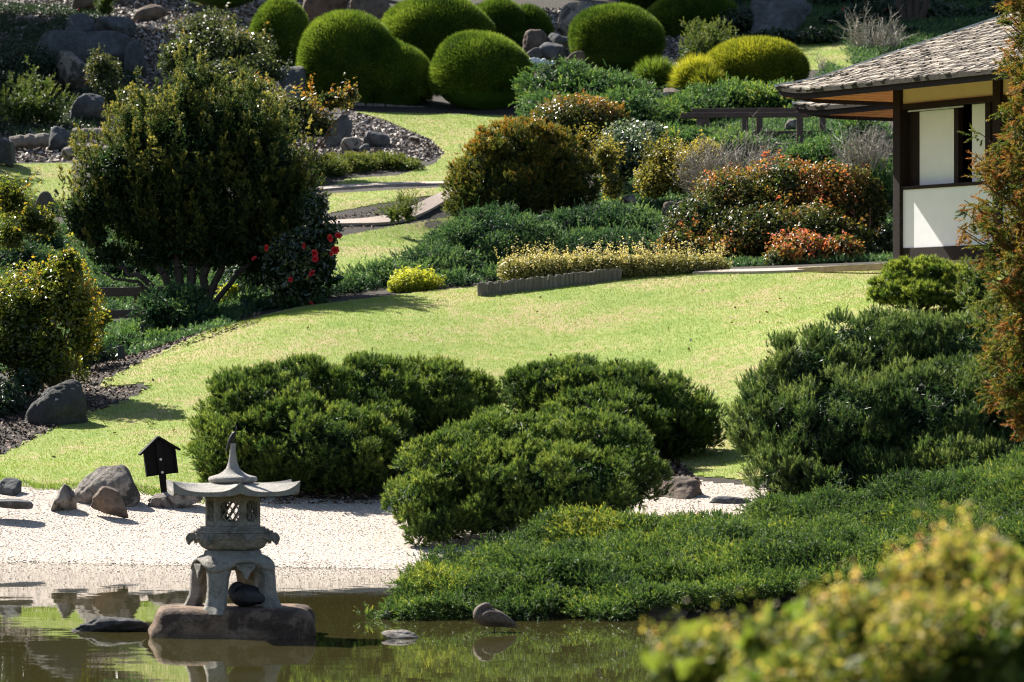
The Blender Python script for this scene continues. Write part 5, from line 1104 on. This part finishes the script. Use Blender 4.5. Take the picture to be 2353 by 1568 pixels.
    # fire box: six pierced faces
    rb = .252; ap = rb * k; fb = empty('fire_box', (0, 0, 0)); fb.parent = o
    for i in range(6):
        b = HX + i * math.pi / 3 + math.pi / 6; rad = np.array([math.cos(b), math.sin(b), 0]); tan = np.array([-math.sin(b), math.cos(b), 0]); rot = np.stack([tan, rad, UP], 1); g = Geo()
        def pl(x0, x1, za, zb, th=.05, rr=0): g.box(rad * (ap - th / 2 + rr) + tan * (x0 + x1) / 2 + UP * (za + zb) / 2, (x1 - x0, th, zb - za), rot)
        h = rb / 2
        pl(-h, -h + .045, .752, 1.05); pl(h - .045, h, .752, 1.05); pl(-h + .045, h - .045, .752, .80); pl(-h + .045, h - .045, .985, 1.05)
        for x in np.linspace(-.065, .065, 6): pl(x - .006, x + .006, .752, .766, .02, .012)
        s = h - .045; za, zb = .80, .985; zc = (za + zb) / 2; hz = (zb - za) / 2
        for c in (-.09, -.03, .03, .09):
            for sg in (1, -1):
                p = []
                for e in (-1, 1):
                    x = np.clip(c + e * hz * .62 * sg, -s, s); p.append((x, zc + (x - c) / (.62 * sg)))
                if abs(p[1][0] - p[0][0]) > .02: a_, b_ = [rad * (ap - .03) + tan * x + UP * z for x, z in p]; g.tube([a_, b_], .0075, 6)
        for sx in (-1, 1):
            for sz in (0, 1):                              # round the corners of the opening
                cx, cz = sx * s, (za, zb)[sz]; g.prism([(cx, cz), (cx - sx * .035, cz), (cx, cz + (.035 if sz == 0 else -.035))], .03, rad * (ap - .025), tan, UP, rad)
        g.build('pierced_panel', M, fb)
    # roof: hexagonal, hips sweeping up into horns
    VX = R(-80); n = 12; ring = [0, .16, .34, .52, .7, .86, 1.0]; V = []; m = 6 * n
    prof = lambda t: 1.148 - .05 * t ** .9 - .022 * t * t
    for t in ring:
        for sIdx in range(6):
            a0, a1 = VX + sIdx * math.pi / 3, VX + (sIdx + 1) * math.pi / 3
            for j in range(n):
                f = j / n; e = abs(2 * f - 1); rr = .18 + (.665 - .18) * t
                p0, p1 = np.array([math.cos(a0), math.sin(a0)]), np.array([math.cos(a1), math.sin(a1)]); d = p0 * (1 - f) + p1 * f
                dn = unit(d); d = d * (.97 + .03 * e)
                zz = prof(t) + (.082 * e ** 3.0 * t ** 2.2) + .012 * e ** 8 * t + (.02 * e ** 2) * t * (1 - t)
                V.append([d[0] * rr, d[1] * rr, zz])
    nt_ = len(ring); V = np.array(V); low = V.copy().reshape(nt_, m, 3); 
    bot = low[::-1].copy(); bot[..., 2] = 1.035 + .0 * bot[..., 2] + .028 * np.clip((low[::-1][..., 2] - 1.063) / .08, 0, 1); bot[0, :, 2] = np.minimum(low[-1, :, 2] - .03, 1.03 + .35 * (low[-1, :, 2] - 1.063)); bot[..., :2] *= .985
    bot[-1, :, :2] *= .6
    allv = np.concatenate([low.reshape(-1, 3), bot.reshape(-1, 3)]); F = []
    for k2 in range(2 * nt_ - 1):
        for j in range(m): F.append([k2 * m + j, (k2 + 1) * m + j, (k2 + 1) * m + (j + 1) % m, k2 * m + (j + 1) % m])
    g = Geo(); g.add(allv, F); g.F.append(np.arange(m)[None]); g.M.append(np.array([0])); g.F.append((np.arange(m)[::-1] + (2 * nt_ - 1) * m)[None]); g.M.append(np.array([0]))
    roof = g.build('roof', G['granite_lit'], o, smooth=False)
    for p in roof.data.polygons: p.use_smooth = True
    es = roof.modifiers.new('edges', 'EDGE_SPLIT'); es.split_angle = R(35)
    g = Geo(); g.lathe([(.10, 1.146), (.205, 1.15), (.222, 1.165), (.224, 1.185), (.212, 1.202), (.19, 1.208), (.14, 1.222), (.095, 1.245), (.06, 1.28), (.043, 1.33), (.032, 1.39), (.026, 1.45), (.025, 1.485), (.03, 1.498), (.029, 1.505), (.012, 1.507)], 28); g.build('finial', G['granite_lit'], o, smooth=True)
    # plinth rock, in the water
    V, F = ico(5); rad = 1 / (np.abs(V[:, 0]) ** 7 + np.abs(V[:, 1]) ** 6 + np.abs(V[:, 2]) ** 7) ** (1 / 6.6); rad = np.minimum(rad, 1.5)
    P = V * rad[:, None] * (1 + .035 * Waves(90, 3)(V) + .02 * Waves(91, 8)(V) + .008 * Waves(92, 20)(V))[:, None]
    P[:, 2] = np.where(P[:, 2] > .9, .9 + (P[:, 2] - .9) * .5, P[:, 2]); P *= np.array([.735, .5, .32]); P[:, 2] = np.maximum(P[:, 2], -.6)
    g2 = Geo(); g2.add(P, F); pr = g2.build('plinth_rock', G['plinth'], smooth=True); top = P[:, 2].max(); pr.location = (LX + .012, LY, Z(1400) - top + .035); tag(pr, 'broad flat reddish rock in the pond carrying the stone lantern', 'rock')
    return LX, LY, z0
LX, LY, LZ = lantern()

# ------------------------------------------------------------------ black sign seen from behind
def sign():
    Y = 56.9; b = at(377, 1133, Y); o = empty('sign', b, R(14)); o.rotation_euler = (0, R(-7), R(14)); tag(o, 'small black house-shaped sign on a post, seen from behind', 'sign'); u = Y / FP; M = G['black_wood']
    g = Geo(); g.box((0, -.04, .30), (.095, .04, .85)); g.build('post', M, o, bevel=.005)
    g = Geo(); w2, z0, z1, zt = 37 * u, 42 * u, 100 * u, 128 * u
    g.prism([(-w2, z0), (w2, z0), (w2, z1), (0, zt), (-w2, z1)], .03, (0, 0, 0), (1, 0, 0), UP, (0, 1, 0)); bd = g.build('board', M, o, bevel=.003)
    for s in (-1, 1): 
        g = Geo(); g.box((s * (w2 - .012), -.045, (z0 + z1) / 2), (.022, .05, z1 - z0)); g.build('side_trim', M, o)
    for s in (-1, 1):
        g = Geo(); a = np.array([0, -.03, zt + .012]); e = np.array([s * (w2 + .06), -.03, z1 - .035]); beam(g, a + np.array([-s * .0, 0, .0]), e, .17, .026); g.build('roof_board', M, o, bevel=.003)
    for z in (48 * u, 78 * u):
        g = Geo(); g.tube([(0, -.062, z), (0, -.07, z)], .018, 12); g.tube([(0, -.07, z), (0, -.078, z)], .01, 8); g.build('bolt', G['steel'], o)
sign()

# ------------------------------------------------------------------ birds
def loft(g, pts, rw, rh, k=14, tint=.5):
    pts = np.array(pts, float); n = len(pts); t = np.gradient(pts, axis=0); t = unit(t); side = np.array([0, 1.0, 0]); up = np.cross(t, side)
    th = np.linspace(0, 2 * np.pi, k, endpoint=False); rw, rh = np.array(rw), np.array(rh)
    V = pts[:, None] + (np.cos(th)[None, :, None] * side * rw[:, None, None]) + np.sin(th)[None, :, None] * up[:, None] * rh[:, None, None]
    i = np.arange(n - 1)[:, None] * k; j = np.arange(k)[None]; j2 = (j + 1) % k; F = np.stack([i + j, i + j2, i + k + j2, i + k + j], -1).reshape(-1, 4)
    b = g.n; g.add(V.reshape(-1, 3), F, tint); g.F.append((b + np.arange(k)[::-1])[None]); g.M.append(np.array([0])); g.F.append((b + (n - 1) * k + np.arange(k))[None]); g.M.append(np.array([0]))
def subs(o, n=1): m = o.modifiers.new('smooth', 'SUBSURF'); m.levels = n; m.render_levels = n
p = at(1135, 1452, 38.45)
o = empty('duck', (p[0], p[1], 0)); tag(o, 'brown duck asleep with its head tucked back, standing at the juniper edge', 'bird')
g = Geo(); loft(g, [(.215,0,.035),(.19,0,.05),(.13,0,.085),(.05,0,.12),(-.04,0,.135),(-.11,0,.135),(-.15,0,.16),(-.142,0,.195),(-.115,0,.218),(-.085,0,.238),(-.058,0,.246),(-.03,0,.238),(-.005,0,.224)], [.008,.025,.06,.09,.1,.088,.07,.052,.04,.036,.032,.016,.008], [.005,.016,.05,.08,.092,.088,.07,.05,.038,.034,.03,.012,.005]); b = g.build('body', G['duck'], o, smooth=True); subs(b)
for s in (-1, 1):
    g = Geo(); loft(g, [(-.11,s*.085,.14),(-.05,s*.1,.15),(.05,s*.095,.14),(.13,s*.065,.105),(.21,s*.03,.065)], [.01,.018,.018,.014,.004], [.03,.06,.055,.035,.006]); w_ = g.build('wing', G['duck'], o, smooth=True); subs(w_)
g = Geo(); g.tube([(.01,-.02,.07),(.005,-.02,.03),(.01,-.02,-.08)], .007, 6); g.build('leg', G['bark_red'], o)
o = empty('duck', (LX + .135, LY - .12, LZ - .0)); tag(o, 'dark duck resting in shade under the stone lantern', 'bird')
g = Geo(); loft(g, [(.215,0,.045),(.17,0,.075),(.09,0,.105),(0,0,.11),(-.07,0,.105),(-.105,0,.125),(-.1,0,.165),(-.075,0,.185),(-.045,0,.186),(-.015,0,.178),(.01,0,.168)], [.006,.03,.075,.1,.085,.055,.04,.038,.034,.015,.008], [.006,.025,.07,.095,.085,.055,.04,.036,.03,.011,.005]); b = g.build('body', G['duck_dark'], o, smooth=True); subs(b)
for s in (-1, 1):
    g = Geo(); loft(g, [(-.06,s*.085,.1),(0,s*.1,.11),(.09,s*.09,.1),(.19,s*.04,.06)], [.01,.018,.016,.004], [.03,.06,.045,.006]); w_ = g.build('wing', G['duck_dark'], o, smooth=True); subs(w_)
o.scale = (1.22, 1.22, 1.2)
o = empty('small_bird', (LX - .002, LY, LZ + 1.505)); tag(o, 'small black bird perched on the tip of the stone lantern', 'bird')
g = Geo(); loft(g, [(-.07,0,-.085),(-.055,0,-.05),(-.038,0,-.012),(-.022,0,.02),(-.006,0,.05),(.004,0,.075),(.012,0,.094),(.024,0,.098),(.036,0,.094)], [.008,.011,.016,.024,.026,.02,.018,.014,.002], [.003,.004,.012,.022,.025,.02,.018,.014,.002]); b = g.build('body', G['bird_black'], o, smooth=True); subs(b)
g = Geo(); g.tube([(-.008,.008,.02),(0,.008,0)], .002, 5); g.tube([(-.008,-.008,.02),(0,-.008,0)], .002, 5); g.build('leg', G['bird_black'], o)
